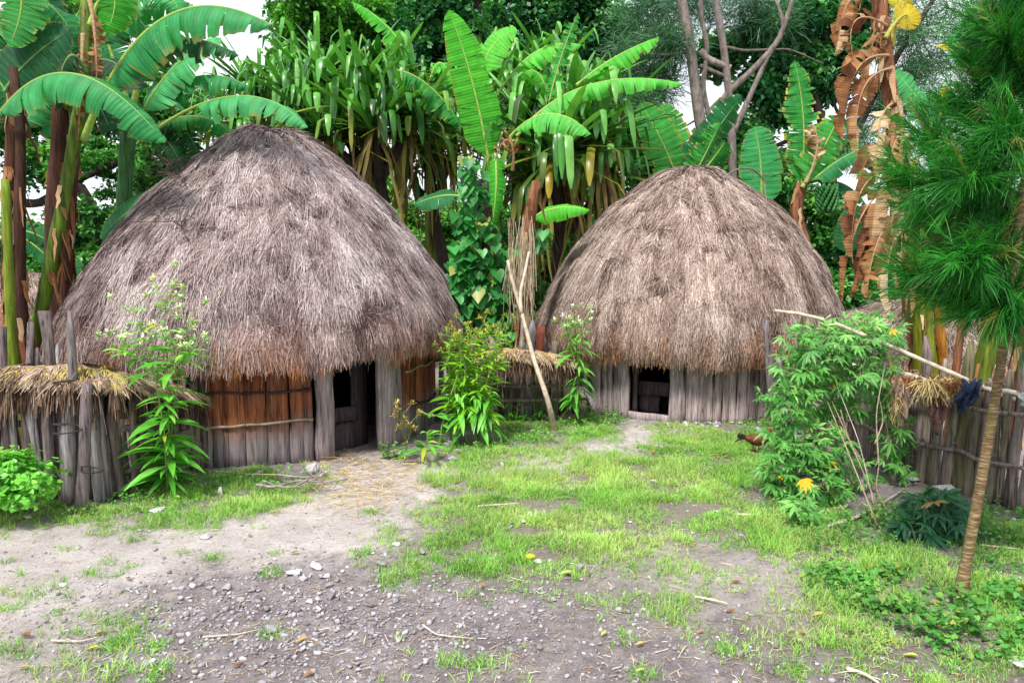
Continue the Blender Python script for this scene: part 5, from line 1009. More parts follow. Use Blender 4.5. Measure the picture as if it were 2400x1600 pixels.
palm_shrub('lobed_leaf_shrub', 'large sprawling shrub with star-shaped leaves and bare pale stems in front of the right fence', G(2000, 1160), 
  [(1990, 790, 110, 50, .1, .3, 150), (2050, 770, 70, 45, .3, .25, 80), (1900, 800, 70, 50, 0, .25, 90), (1960, 870, 110, 50, .1, .3, 130), (2040, 860, 70, 60, .2, .25, 90), (1880, 870, 60, 60, -.05, .25, 80), (1960, 940, 100, 40, .2, .25, 80), (1860, 950, 60, 50, -.2, .2, 70),
   (1860, 1040, 70, 60, -.25, .22, 100), (1930, 1050, 70, 60, -.2, .22, 100), (1830, 1100, 50, 40, -.3, .18, 50), (1900, 1130, 80, 45, -.4, .22, 80), (1990, 1120, 60, 50, -.1, .2, 50), (2090, 1000, 50, 70, .1, .15, 50), (2100, 1080, 40, 60, .1, .15, 30), (1800, 930, 30, 25, -.1, .1, 14), (2080, 930, 40, 30, .1, .15, 22), (1880, 1190, 50, 30, -.6, .12, 26)], DS, sticks, M['lobed'], .098, 1)
palm_shrub('lobed_leaf_shrub', 'small dark shrub with drooping star-shaped leaves at the foot of the right fence', G(2190, 1255), [(2190, 1195, 80, 45, 0, .2, 90), (2150, 1235, 50, 35, -.1, .15, 40), (2230, 1215, 40, 45, 0, .15, 40)], G(2190, 1255)[1], [([G(2190, 1255), A(2185, 1180, 4.8)], .008)], leafmat('lobed_dark', [(.012, .07, .03), (.025, .12, .05), (.04, .17, .07)], trans=.25), .125, 2)
palm_shrub('lobed_leaf_shrub', 'little star-leaved seedling with one yellowed leaf in front of the large sprawling shrub', G(1885, 1235), [(1885, 1185, 32, 25, 0, .08, 14), (1890, 1215, 20, 25, 0, .06, 8)], G(1885, 1235)[1], [([G(1885, 1235), A(1885, 1170, 4.9)], .005)], M['lobed'], .12, 3)
b = MB(); palmate(b, np.array([A(1884, 1122, 4.95)]), np.array([[.2, -.5, -.6]]), np.array([[0, -1., .4]]), np.array([.085]), np.array([.9]), np.array([1.]), 6, .3); tag(b.build('yellow_leaf', M['lobed'], base=A(1884, 1122, 4.95)), 'bright yellow star-shaped leaf hanging on the front of the sprawling shrub', 'leaf')
b = MB(); palmate(b, np.array([G(1912, 1215, .06)]), np.array([[.1, -.5, -.4]]), np.array([[0, -1., .6]]), np.array([.06]), np.array([.9]), np.array([1.]), 6, .3); tag(b.build('yellow_leaf', M['lobed'], base=G(1912, 1215)), 'smaller yellow leaf low down at the foot of the sprawling shrub', 'leaf')

# heart-leaved climber on a dead trunk between the huts
DV = 8.9
cv = thing('climbing_vine', 'curtain of heart-shaped leaves climbing a dead trunk in the gap between the huts', 'vine', A(1130, 590, DV)*[1, 1, 0])
b = MB(); tube(b, poly3([A(1130, 590, DV)*[1, 1, 0], A(1130, 800, DV), A(1135, 560, DV), A(1130, 420, DV)], 14), .07, 8, .3, jit=.1)
for q in range(16): x = rnd.uniform(1060, 1200); tube(b, poly3([A(x, 900, DV-.1), A(x+rnd.uniform(-20, 20), 700, DV-.2), A(1130+(x-1130)*.5, 480, DV-.1)], 12), .006, 4, .6, cap=False)
b.build('stem', M['darkbark'], cv); b = MB(); P_ = []
for (x, y, rx, ry, n) in [(1100, 520, 45, 60, 70), (1090, 610, 45, 60, 80), (1130, 650, 60, 60, 90), (1100, 700, 50, 50, 70), (1180, 690, 40, 60, 50), (1110, 440, 35, 60, 44), (1095, 400, 20, 40, 14), (1170, 760, 70, 40, 80), (1215, 730, 35, 45, 34), (1120, 560, 60, 60, 60), (1080, 660, 30, 60, 40), (1200, 800, 50, 30, 40), (1270, 560, 20, 30, 12), (1180, 620, 35, 50, 30), (1070, 740, 40, 40, 40)]:
    u = rdir(n)*(RG.random((n, 1))**.5); P_.append(A(x, y, DV-.25)+u*np.array([rx/1800*DV, .22, ry/1800*DV]))
P_ = np.concatenate(P_); n = len(P_); Z = nrm(rdir(n)*.6+np.array([0, -.6, .6])); Y = nrm(np.array([0, -.2, -1.])+rdir(n)*.35); X = nrm(np.cross(Y, Z)); Y = np.cross(Z, X)
inst(b, HEART_V, None, HEART_T, P_, X, Y, Z, RG.uniform(.06, .16, n), RG.random(n), (RG.random(n) < .04)*.8); b.build('leaves', M['heart'], cv)

# wrapped dead trunk and leaning forked pole
dt = thing('dead_banana_stump', 'shredded brown dead stump wrapped in hanging dry vines behind the leaning pole', 'stump', A(1230, 590, 8.5)*[1, 1, 0])
stem(dt, [A(1232, 590, 8.5)*[1, 1, 0], A(1225, 720, 8.5), A(1232, 560, 8.5), A(1258, 425, 8.5)], .09, .055, M['stem_brown'], r=.9, flakes=70, name='stump')
b = MB()
for q in range(60): x = rnd.uniform(1190, 1250); y = rnd.uniform(500, 640); tube(b, poly3([A(x, y, 8.35), A(x+rnd.uniform(-12, 12), y+70, 8.32), A(x+rnd.uniform(-18, 18), y+rnd.uniform(100, 190), 8.35)], 8), .0035, 4, rnd.uniform(.2, .8), cap=False)
b.build('dry_vines', M['stick'], dt)
lp = thing('leaning_pole', 'long pale forked pole leaning back against the middle fence', 'pole', G(1302, 1008))
b = MB(); g0 = G(1302, 1008); tube(b, poly3([g0-[0, 0, .05], A(1285, 940, 7.45), A(1250, 840, 7.7), A(1225, 740, 7.95), A(1210, 690, 8.05), A(1195, 640, 8.1), A(1190, 610, 8.12)], 26), np.interp(np.linspace(0, 1, 26), [0, .6, 1], [.031, .022, .016]), 8, .6, jit=.08)
tube(b, poly3([A(1222, 735, 7.95), A(1218, 690, 8.0), A(1230, 640, 8.05), A(1240, 590, 8.1)], 12), np.linspace(.02, .013, 12), 7, .8, jit=.08); b.build('pole', M['stick'], lp)
lp = thing('prop_stick', 'grey straight stick propped upright behind the straw cap of the middle fence', 'stick', A(1222, 880, 8.1)*[1, 1, 0]); b = MB(); tube(b, poly3([A(1224, 880, 8.1)*[1, 1, 0], A(1222, 840, 8.1), A(1225, 740, 8.15)], 8), .02, 7, .9, jit=.08); b.build('shaft', M['greybark'], lp)
b = MB(); plank(b, A(1395, 960, 7.75), A(1362, 880, 7.95), [1, 0, 0], .06, .05, .02, 5, .003, 0, .9); tag(b.build('leaning_board', M['stake'], base=G(1395, 960)), 'narrow grey board leaning at the left edge of the smaller hut wall', 'board')
# long pole across the shrub
b = MB(); tube(b, poly3([A(1815, 728, 5.9), A(1880, 736, 5.85), A(1950, 755, 5.8), A(2060, 800, 5.75), (A(2180, 852, 5.65)), A(2300, 905, 5.5), A(2420, 955, 5.3)], 40), np.linspace(.013, .02, 40), 7, .75, jit=.12); tube(b, [A(1935, 748, 5.8), A(1948, 738, 5.78)], .007, 5, .8)
tag(b.build('long_pole', M['stick'], base=A(2420, 1200, 5.3)*[1, 1, 0]), 'long thin pale pole lying slantwise over the shrub and the right fence top', 'pole')
# rags, straw and cloth on the right fence
def rag(name, label, c, wpx, hpx, D, col, cat='cloth', seed=0, tilt=0.):
    b = MB(); rg = np.random.default_rng(seed); n, m_ = 18, 14; u, v = np.meshgrid(np.linspace(-.5, .5, n), np.linspace(0, 1, m_)); W_ = wpx/1800*D; H_ = hpx/1800*D
    X = u*W_*(1-.35*v*rg.uniform(.5, 1))+tilt*v*H_+.01*np.sin(v*9+u*5); Z = -v*H_*(1+.25*np.sin(u*9+seed)); Y = -.04*np.sin(np.clip(v*6, 0, 1.57))+.022*np.sin(u*26+v*3+seed)*(.4+v)-.02*np.cos(u*11); Z = Z+.02*np.sin(u*17)
    c0 = A(c[0], c[1], D); V = np.stack([X, Y, Z], -1).reshape(-1, 3)+c0; V += rg.normal(0, .003, V.shape); i, j = np.meshgrid(np.arange(m_-1), np.arange(n-1), indexing='ij'); o = i*n+j
    b.add(V, np.stack([o, o+1, o+1+n, o+n], -1).reshape(-1, 4)); o = b.build(name, plain(name+'_cloth', [col, col], 12, .9, .3, ((.6, .6, .6), (1.4, 1.4, 1.4))), base=c0, smooth=True)
    md = o.modifiers.new('thick', 'SOLIDIFY'); md.thickness = .004; tag(o, label, cat)
rag('rag', 'faded pinkish-grey rag draped over the right fence nearest the shrub', (2115, 880), 52, 85, 5.75, (.42, .3, .28), seed=1)
rag('rag', 'dark brownish-red rag hanging below the straw bundle on the right fence', (2190, 925), 38, 70, 5.55, (.16, .085, .08), seed=2)
rag('rag', 'dark blue rag slung over the top rail of the right fence', (2275, 893), 44, 55, 5.35, (.022, .034, .07), seed=3, tilt=-.5)
rag('rag', 'greyish white strip of cloth at the fence top right of the slim tree', (2405, 925), 40, 24, 5.05, (.42, .42, .4), seed=4)
def straws(b, c, n, R, L, wd, r=(.3, .9), zf=-.6):
    d = nrm(rdir(n)*np.array([1, .6, .5])+np.array([0, -.1, zf])); strap(b, grav(np.asarray(c)+RG.normal(0, 1, (n, 3))*np.array(R), d, RG.uniform(*L, n), 5, .5), sidev(d, RG.normal(0, 1, n)), np.full((n, 5), wd), 0, RG.uniform(*r, n))
M['yellowstraw'] = plain('yellow_straw', [(.3, .2, .08), (.5, .37, .15), (.64, .52, .26)], 20, .7, 0)
b = MB(); straws(b, A(2195, 893, 5.5), 330, (.07, .025, .015), (.04, .15), .005, zf=-.35); tag(b.build('straw_bundle', M['yellowstraw'], base=A(2195, 893, 5.55)), 'bright yellow straw bundle laid over the top rail of the right fence', 'straw')
b = MB(); straws(b, A(2140, 885, 5.65), 160, (.1, .03, .015), (.03, .09), .006, (0, .6)); straws(b, A(2245, 893, 5.42), 140, (.08, .03, .015), (.03, .09), .006, (0, .6), -.3); tag(b.build('dry_leaf_litter', M['ban_dry'], base=A(2150, 885, 5.65)), kind='stuff')
b = MB(); straws(b, A(2105, 930, 5.7), 130, (.02, .03, .08), (.04, .1), .004, (.1, .5)); tag(b.build('dry_vine_tuft', M['yellowstraw'], base=A(2105, 930, 5.7)), 'tangled tuft of dry vine hanging below the pinkish rag', 'vine tuft')
# branch pile in front of the large hut
for lb_, pts, r_, t_ in [('longest bleached branch of the pile in front of the large hut', [(600, 1135), (640, 1142), (700, 1125), (760, 1130), (815, 1122)], .011, 7), ('bleached forked branch lying crosswise in the pile before the large hut', [(650, 1112), (700, 1118), (745, 1118), (755, 1095)], .010, 6), ('thin twisted twig at the front of the pile before the large hut', [(615, 1125), (650, 1140), (700, 1142), (735, 1122), (770, 1112)], .007, 7), ('short knobbly branch end in the pile beside the left door post stone', [(690, 1140), (720, 1125), (735, 1100), (742, 1085)], .009, 4)]:
    P_ = [G(x, y, .05+.02*(i % 2)) for i, (x, y) in enumerate(pts)]; vine_on(lb_, 'dead_branch', P_, r_, M['greybark'], 'branch', t_, 1., .16, len(pts)+t_)
b = MB(); tube(b, poly3([G(480, 1100, .03), G(560, 1110, .03), G(655, 1112, .05)], 10), .006, 5, .8); tag(b.build('bamboo_cane', M['yellowstraw'], base=G(560, 1110)), 'thin yellow cane lying at the foot of the orange plank wall', 'cane')
for lb_, pts, r_ in [('pale crooked stick lying in the greenery below the sprawling shrub', [(1940, 1232), (2000, 1215), (2060, 1185), (2112, 1150)], .014), ('thick bleached log lying along the foot of the right fence', [(2115, 1155), (2170, 1165), (2235, 1165), (2275, 1185)], .028), ('thin straight stick on the grass right of the slim tree', [(2300, 1277), (2350, 1282), (2390, 1286)], .008),
                     ('pale split of wood on the grass in the middle of the yard', [(1120, 1186), (1170, 1182), (1215, 1179)], .009), ('short curved stick in the grass left of the sprawling shrub', [(1730, 1205), (1765, 1206), (1790, 1199)], .010), ('dry reddish twig lying across the gravel in the middle foreground', [(990, 1463), (1020, 1485), (1060, 1491), (1110, 1495)], .005),
                     ('straight pale stick on the bare earth at the lower right', [(1628, 1397), (1670, 1405), (1705, 1413)], .007), ('long brown stick among the weeds at the bottom right', [(1985, 1565), (2030, 1580), (2060, 1600)], .01), ('thin straw-coloured stick on the gravel near the grey angular stone', [(475, 1492), (560, 1485), (610, 1473)], .005), ('long thin twig lying on the earth among the left grass tufts', [(120, 1500), (190, 1502), (230, 1492)], .006)]:
    vine_on(lb_, 'stick', [G(x, y, r_+.01+float(gzz(*G(x, y)[:2]))) for x, y in pts], r_, M['stick'] if r_ < .02 else M['greybark'], 'stick', 1, .8, .1, int(pts[0][0]))

# ------------------------------------------------------------------ hen
hn = thing('hen', 'dark reddish-brown hen walking right at the edge of the sprawling shrub', 'hen', G(1772, 1062)); h0 = G(1772, 1062); gh = float(gzz(h0[0], h0[1])); z0 = h0+[0, 0, gh]
b = MB(); path = np.array([[-.115, 0, .15], [-.09, 0, .145], [-.05, 0, .135], [0, 0, .125], [.05, 0, .13], [.08, 0, .15], [.095, 0, .18], [.105, 0, .205], [.12, 0, .215], [.135, 0, .21]])
Pp = poly3(path, 34); tube(b, z0+Pp, np.interp(np.linspace(0, 1, 34), [0, .1, .3, .5, .62, .75, .86, .93, 1], [.008, .028, .05, .054, .046, .024, .017, .018, .005]), 14, .5)
mh = plain('hen_feathers', [(.10, .03, .012), (.16, .05, .02)], 45, .6, .6, ((.3, .25, .2), (1.8, 1.6, 1.5))); b.build('body', mh, hn, smooth=True)
b = MB(); n = 16; d = np.stack([-np.ones(n), RG.normal(0, .12, n), RG.uniform(.1, .8, n)], 1); strap(b, grav(z0+np.array([-.09, 0, .15])+RG.normal(0, .008, (n, 3)), d, RG.uniform(.06, .1, n), 4, .4), nrm(np.cross(d, [0, 0, 1.])*.3+[0, .3, .5]), np.full((n, 4), .02)*np.array([.5, 1, 1, .4]), 0, .1); b.build('tail', plain('hen_tail', [(.02, .012, .01), (.02, .012, .01)], 20), hn)
b = MB(); tube(b, [z0+[.132, 0, .212], z0+[.15, 0, .206]], [.006, .001], 5, .5); b.build('beak', M['yellowstraw'], hn)
b = MB(); tube(b, [z0+[.108, 0, .222], z0+[.118, 0, .234], z0+[.13, 0, .224]], [.004, .007, .003], 5, .5); b.build('comb', plain('comb_red', [(.45, .02, .02), (.45, .02, .02)], 20), hn)
for s_, fx in ((-1, .01), (1, -.02)):
    b = MB(); tube(b, [z0+[fx*.5, s_*.022, .09], z0+[fx-.012, s_*.024, .045], z0+[fx, s_*.024, .002]], [.008, .005, .004], 6, .5)
    for a in (-.5, 0, .5, 3.14): tube(b, [z0+[fx, s_*.024, .005], z0+[fx+.03*math.cos(a), s_*.024+.03*math.sin(a), .003]], [.003, .0015], 4, .5)
    b.build('leg', M['yellowstraw'], hn)

# ------------------------------------------------------------------ stones
def stone(px, py, wpx, label, r=.6, hf=.6, group=None, name='stone', sink=.25):
    g0 = G(px, py); D = g0[1]; s = wpx/1800*D/2; b = MB(); z = float(gzz(g0[0], g0[1]))
    rock(b, [g0[0], g0[1], z+s*hf*(1-sink)], (s, s*rnd.uniform(.7, .95), s*hf), r=r); tag(b.build(name, M['rock'], base=[g0[0], g0[1], z]), label, 'stone', group)
for a_ in [(635, 1478, 38, 'angular grey stone standing highest on the gravel, lower left of centre', .45, .9), (600, 1405, 32, 'dark angular stone at the left of the scattered rock group', .3, .7), (530, 1383, 26, 'rounded grey stone at the left end of the scattered rock group', .5, .8), (727, 1105, 40, 'large grey stone against the left door post of the large hut', .6, .8),
           (758, 1112, 24, 'smaller grey stone between the large stone and the doorway of the large hut', .5, .7), (610, 1108, 34, 'low stone at the foot of the orange plank wall', .5, .4), (516, 1155, 18, 'pointed pale stone upright in the grass before the orange plank wall', .8, 1.3), (370, 1200, 42, 'flat tan stone in the grass strip left of centre', .75, .3), (65, 1215, 32, 'pale stone at the grass edge nearest the left side', .85, .5), (178, 1213, 18, 'small upright pale stone below the grey posts', .8, .9),
           (1060, 1080, 22, 'square brown stone right of the leafy seedling', .4, .8), (1075, 1063, 26, 'grey stone behind the square brown one near the seedling', .35, .6), (1050, 1045, 26, 'dark stone in the shade by the right corner of the large hut', .15, .7), (1070, 1040, 20, 'dark stone just right of the shaded corner stone', .2, .7), (1178, 1092, 20, 'lone rounded grey stone on the grass below the middle fence', .6, .6),
           (2098, 1122, 26, 'yellowish rounded stone at the foot of the right fence', .8, .9), (2135, 1128, 34, 'flat mossy stone right of the yellowish one by the fence', .7, .5), (2205, 1155, 60, 'large whitish stone half hidden behind the dark star-leaved shrub', 1., .45), (1868, 1015, 30, 'flat grey stone in front of the fence beyond the hen', .4, .4), (1780, 1010, 18, 'small grey stone beside the hen at the shrub edge', .5, .7), (2375, 1225, 20, 'small tan stone at the foot of the fence near the right edge', .75, .8),
           (1358, 1338, 30, 'grey jagged stone on the lower edge of the central grass', .35, .7), (1100, 1322, 30, 'flat dark stone below the central grass', .25, .5), (990, 1300, 24, 'dark squarish stone left of the flat dark one', .3, .7), (895, 1325, 32, 'low dark stone on the bare earth left of the central grass', .3, .5), (905, 1238, 26, 'pale rounded stone on the light dirt path', .7, .6), (930, 1280, 26, 'whitish stone at the border of path and grass', .95, .5), (1260, 1318, 24, 'light stone just below the small yellow fruit', .85, .5),
           (1170, 1232, 20, 'bluish stone lying in the central grass', .6, .6), (1225, 1222, 20, 'pale blue-grey stone right of the bluish one in the grass', .75, .6), (2390, 1552, 60, 'flat whitish stone at the lower right corner', .9, .25), (480, 1263, 34, 'smooth pale stone half buried in the light path', .7, .35), (150, 1375, 24, 'pale pebble-like stone on the left dirt', .75, .4), (740, 1330, 34, 'pale stone topping the scattered rock group', .9, .5), (690, 1345, 34, 'whitish stone left of the topmost one of the rock group', .9, .5)]:
    stone(*a_[:4], r=a_[4], hf=a_[5])
rg = np.random.default_rng(21)
for q in range(38): x = rg.normal(700, 130); y = rg.normal(1375, 32)+abs(x-700)*.05; stone(x, y, rg.uniform(10, 26), 'grey fist-sized stone in the loose scatter on the gravel', float(np.clip(rg.normal(.42, .2), 0, 1)), rg.uniform(.35, .7), 'stones scattered on the gravel')
for q in range(24): x = rg.uniform(150, 1700); y = rg.uniform(1340, 1590); stone(x, y, rg.uniform(10, 24), 'small pale stone lying singly on the bare foreground earth', float(np.clip(rg.normal(.48, .15), 0, 1)), rg.uniform(.3, .5), 'small stones strewn over the foreground')
for q in range(34): x = rg.uniform(1540, 1790); y = 992+rg.uniform(-4, 14)+abs(x-1600)*.0; stone(x, y, rg.uniform(7, 16), 'small grey stone along the foot of the smaller hut wall', float(np.clip(rg.normal(.5, .2), 0, 1)), rg.uniform(.5, .8), 'stones along the foot of the smaller hut')
for q in range(14): x = rg.uniform(1180, 1640); y = rg.uniform(1070, 1270); stone(x, y, rg.uniform(9, 20), 'light stone showing through the central grass', float(np.clip(rg.normal(.75, .15), 0, 1)), rg.uniform(.35, .5), 'stones in the central grass')
# gravel (stuff)
b = MB(); n = 34000; V0, Q0, T0 = sphere_grid(5, 4); x = RG.uniform(-60, 2460, n); y = 1600-RG.random(n)**1.0*560; pal = soft(PALE, x, y, np.random.default_rng(2), 20, 5); gr_ = soft([(g[0], g[1]) for g in GRASS], x, y, np.random.default_rng(3), 20, 5)
core = np.exp(-((x-700)/520)**2-((y-1450)/110)**2); keep = RG.random(n) < np.clip(.16+.8*core-.14*pal-.12*gr_, .02, 1); x, y = x[keep], y[keep]; n = len(x)
P_ = np.stack([G(a, c_) for a, c_ in zip(x, y)]); sz = RG.gamma(1.6, .0026, n)+.0022; sz = np.minimum(sz, .018)
P_[:, 2] = gzz(P_[:, 0], P_[:, 1])+sz*.35; X, Y, Z = frame(n, rdir(n)*.3+np.array([0, 0, 1.])); Vn = V0*(1+RG.normal(0, .12, V0.shape))
Sz = np.stack([sz*RG.uniform(.8, 1.5, n), sz*RG.uniform(.6, 1.1, n), sz*RG.uniform(.4, .8, n)], 1); tn = np.clip(RG.normal(.33, .2, n), 0, 1)
inst(b, Vn, Q0, None, P_, X, Y, Z, Sz, tn); b.n; inst(b, Vn, None, T0, P_, X, Y, Z, Sz, tn); tag(b.build('gravel', M['rock'], base=(0, 5, 0)), kind='stuff')
# twiggy litter and door straw
b = MB(); n = 5200; x = RG.uniform(-60, 2460, n); y = RG.uniform(1010, 1600, n); P_ = np.stack([G(a, c_) for a, c_ in zip(x, y)]); P_[:, 2] = gzz(P_[:, 0], P_[:, 1])+.008; a = RG.uniform(0, 6.28, n); d = np.stack([np.cos(a), np.sin(a), RG.normal(.02, .06, n)], 1)
strap(b, grav(P_, d, RG.gamma(2, .016, n)+.008, 4, .05)+RG.normal(0, .0015, (n, 4, 3)), nrm(np.cross(d, rdir(n)*.6+[0, 0, 1.])), RG.uniform(.0015, .0045, n)[:, None]*np.ones(4), 0, np.clip(RG.normal(.4, .3, n), 0, 1)); tag(b.build('twig_litter', M['stick'], base=(0, 5, 0)), kind='stuff')
b = MB(); n = 7500; x = RG.uniform(560, 1150, n); y = RG.uniform(1040, 1260, n); dn = soft([(STRAWZ, 1.)], x, y, np.random.default_rng(6), 26, 6)*np.clip((1270-y)/190, .08, 1)**1.6; keep = RG.random(n) < dn; x, y = x[keep], y[keep]; n = len(x); P_ = np.stack([G(a, c_) for a, c_ in zip(x, y)]); P_[:, 2] = gzz(P_[:, 0], P_[:, 1])+.006+.02*RG.random(n); a = RG.uniform(0, 6.28, n); d = np.stack([np.cos(a), np.sin(a)*.7, RG.normal(.03, .1, n)], 1)
strap(b, grav(P_, d, RG.uniform(.05, .2, n), 4, .1), nrm(np.cross(d, rdir(n)*.5+[0, 0, 1.])), RG.uniform(.0022, .0042, n)[:, None]*np.ones(4), 0, RG.random(n)); tag(b.build('straw_litter', M['yellowstraw'], base=(-1.5, 6, 0)), kind='stuff')
# fallen leaves
M['fallen'] = leafmat('fallen_leaf', [(.24, .09, .04), (.36, .19, .08), (.48, .34, .1), (.52, .44, .08), (.4, .5, .1)], trans=.15)
def fallen(px, py, wpx, label, r, ang=0., group=None):
    g0 = G(px, py); D = g0[1]; s = wpx/1800*D; b = MB(); z = float(gzz(g0[0], g0[1]))+.016; X = np.array([[math.cos(ang), math.sin(ang)*1., .15]]); inst(b, [[0, -.5, 0], [-.16, -.25, .1], [-.22, .05, .16], [-.12, .35, .1], [0, .5, .02], [.14, .3, .12], [.24, 0, .17], [.15, -.3, .08], [0, 0, -.03]], None, [[8, i, (i+1) % 8] for i in range(8)], np.array([[g0[0], g0[1], z]]), nrm(np.cross(X, [0, 0, 1.])), nrm(X), np.array([[0, 0, 1.]]), np.array([s*.95]), r); tag(b.build('fallen_leaf', M['fallen'], base=[g0[0], g0[1], z-.016]), label, 'leaf', group)
for a_ in [(217, 1520, 34, 'yellow fallen leaf beside the left grass tufts', .7, .1), (55, 1570, 30, 'orange-yellow fallen leaf at the lower left corner', .45, 0), (60, 1500, 40, 'curled reddish-brown leaf on the left dirt', .0, -.3), (560, 1556, 34, 'dark red curled leaf at the bottom of the gravel', .0, .4), (708, 1500, 36, 'tan fallen leaf by the stone on the gravel', .4, .5), (722, 1578, 30, 'rust-coloured leaf at the bottom edge left of centre', .15, .6), (235, 1486, 26, 'orange leaf above the yellow one at left', .3, .3),
           (1128, 1378, 22, 'orange leaf below the central grass', .25, 1.2), (1328, 1349, 34, 'lime green fallen leaf right of the jagged stone', 1., 0), (1415, 1487, 24, 'pale lime leaf on the bare earth in the lower middle', .95, .8), (2098, 1508, 26, 'orange leaf among the weeds at lower right', .35, 1.), (2135, 1540, 36, 'yellow-green leaf on the earth at lower right', .9, -.5), (1642, 1483, 22, 'orange-brown leaf on the bare earth right of centre', .3, .3), (1725, 1374, 26, 'brown leaf left of the weed clump', .15, -.2), (1711, 1438, 26, 'rusty leaf on the bare earth below the brown one', .1, 0), (1880, 1483, 22, 'tan leaf near the lower weed clump', .3, .5), (1918, 1450, 36, 'straw-coloured leaf in the grass of the lower right', .6, 0), (1670, 1070, 24, 'tan leaf on the grass before the smaller hut', .3, 0), (1500, 1512, 24, 'yellowish leaf near the bottom edge right of centre', .7, .2), (1500, 1576, 28, 'lime leaf on a tuft at the bottom edge', .95, .1), (690, 1301, 24, 'amber leaf on the path edge above the rock group', .4, .1), (300, 1365, 24, 'dark curled leaf on the light path', .0, -.7)]: fallen(*a_)
for q in range(14): fallen(rg.uniform(1480, 1720), rg.uniform(1060, 1120), rg.uniform(10, 22), 'small tan dead leaf in the litter patch on the upper grass', rg.uniform(0, .45), rg.uniform(0, 3), 'dead leaves on the upper grass')
b = MB(); g0 = G(1242, 1304, .025); tube(b, [g0+[-.022, 0, 0], g0, g0+[.03, 0, .004]], [.012, .02, .006], 8, .5); tag(b.build('small_fruit', plain('fruit_yellow', [(.75, .55, .03), (.75, .55, .03)], 12), base=g0), 'small bright yellow fruit at the lower edge of the central grass', 'fruit')

# ------------------------------------------------------------------ grass and ground cover
b = MB(); NP = 0
for gi, (poly, dens, hgt) in enumerate(GRASS):
    xs = [p[0] for p in poly]; ys = [p[1] for p in poly]; x0, x1, y0, y1 = max(min(xs)-40, -250), min(max(xs)+40, 2650), min(ys)-15, min(max(ys)+25, 1680)
    gA, gB = G(x0, y0), G(x1, y1); xa, xb = min(G(x0, y0)[0], G(x0, y1)[0]), max(G(x1, y0)[0], G(x1, y1)[0]); ya, yb = gB[1], gA[1]; area = (xb-xa)*(yb-ya); nc = int(area*2700*min(1, dens+.15)); X = RG.uniform(xa, xb, nc); Y = RG.uniform(ya, yb, nc)
    px, py = proj(np.stack([X, Y, 0*X], 1)); dn = soft([(poly, 1.)], px, py, np.random.default_rng(gi), 18, 5)*dens; lump = fbm(X*5+gi, Y*5, 2)*.7+.3*fbm(X*1.7, Y*1.7+4, 2)
    keep = RG.random(nc) < np.clip(dn*(1.+4.2*(lump-.5)), 0, 1)*(dn > .04); X, Y, dn, lump = X[keep], Y[keep], dn[keep], lump[keep]; nc = len(X)
    k_ = RG.integers(4, 9, nc); ii = np.repeat(np.arange(nc), k_); n = len(ii); sz = (hgt*(.35+1.5*np.clip(lump-.3, 0, .5)*2)*RG.uniform(.5, 1.3, nc))[ii]
    pos = np.stack([X[ii]+RG.normal(0, .008, n), Y[ii]+RG.normal(0, .008, n), 0*sz], 1); pos[:, 2] = gzz(pos[:, 0], pos[:, 1])-.004; a = RG.uniform(0, 6.28, n); lean = RG.uniform(.1, 1.1, n); d = np.stack([np.cos(a)*lean, np.sin(a)*lean, np.ones(n)], 1)
    col = (.28+.8*fbm(X*2.2+7, Y*2.2, 3))[ii]+RG.normal(0, .16, n); strap(b, grav(pos, d, sz*RG.uniform(.8, 1.6, n), 4, .35), sidev(d, RG.normal(0, .3, n)), (RG.uniform(.0022, .0042, n))[:, None]*np.array([1, .95, .7, .12]), 0, np.clip(col, 0, 1), (RG.random(n) < .05)*.8); NP += n
# scattered tufts
for (x, y, s_, n) in [(680//1, 1275, 1, 0)]+[(a, c_, .8, 60) for a, c_ in [(640, 1300), (430, 1295), (255, 1320), (510, 1240), (220, 1350), (130, 1380), (90, 1400), (30, 1430), (270, 1355), (160, 1400), (140, 1440), (180, 1485), (210, 1345), (310, 1330), (150, 1290), (20, 1320), (60, 1540), (160, 1545), (90, 1570), (360, 1590), (270, 1590), (250, 1565)]]+[(a, c_, 1.1, 130) for a, c_ in [(290, 1500), (260, 1510), (310, 1475), (360, 1512), (370, 1570), (30, 1525), (640, 1480), (920, 1370), (850, 1300), (2090, 1270), (2120, 1290), (2105, 1255), (2230, 1560), (2300, 1575), (2180, 1590), (1700, 1520), (1860, 1560), (1510, 1580), (1130, 1565), (1060, 1555), (640, 1345), (500, 1310), (870, 1200), (1900, 1290), (1690, 1240)]]:
    if not n: continue
    g0 = G(x, y); pos = g0+RG.normal(0, 1, (n, 3))*np.array([.035*s_, .035*s_, 0]); pos[:, 2] = gzz(pos[:, 0], pos[:, 1])-.003; a = RG.uniform(0, 6.28, n); lean = RG.uniform(.1, 1.3, n); d = np.stack([np.cos(a)*lean, np.sin(a)*lean, np.ones(n)], 1)
    strap(b, grav(pos, d, RG.uniform(.03, .085, n)*s_, 4, .4), sidev(d, RG.normal(0, .3, n)), RG.uniform(.002, .004, n)[:, None]*np.array([1, .95, .7, .12]), 0, RG.random(n)*.8, (RG.random(n) < .05)*.7)
tag(b.build('grass', M['grass'], base=(0, 6, 0)), kind='stuff')
b = MB()
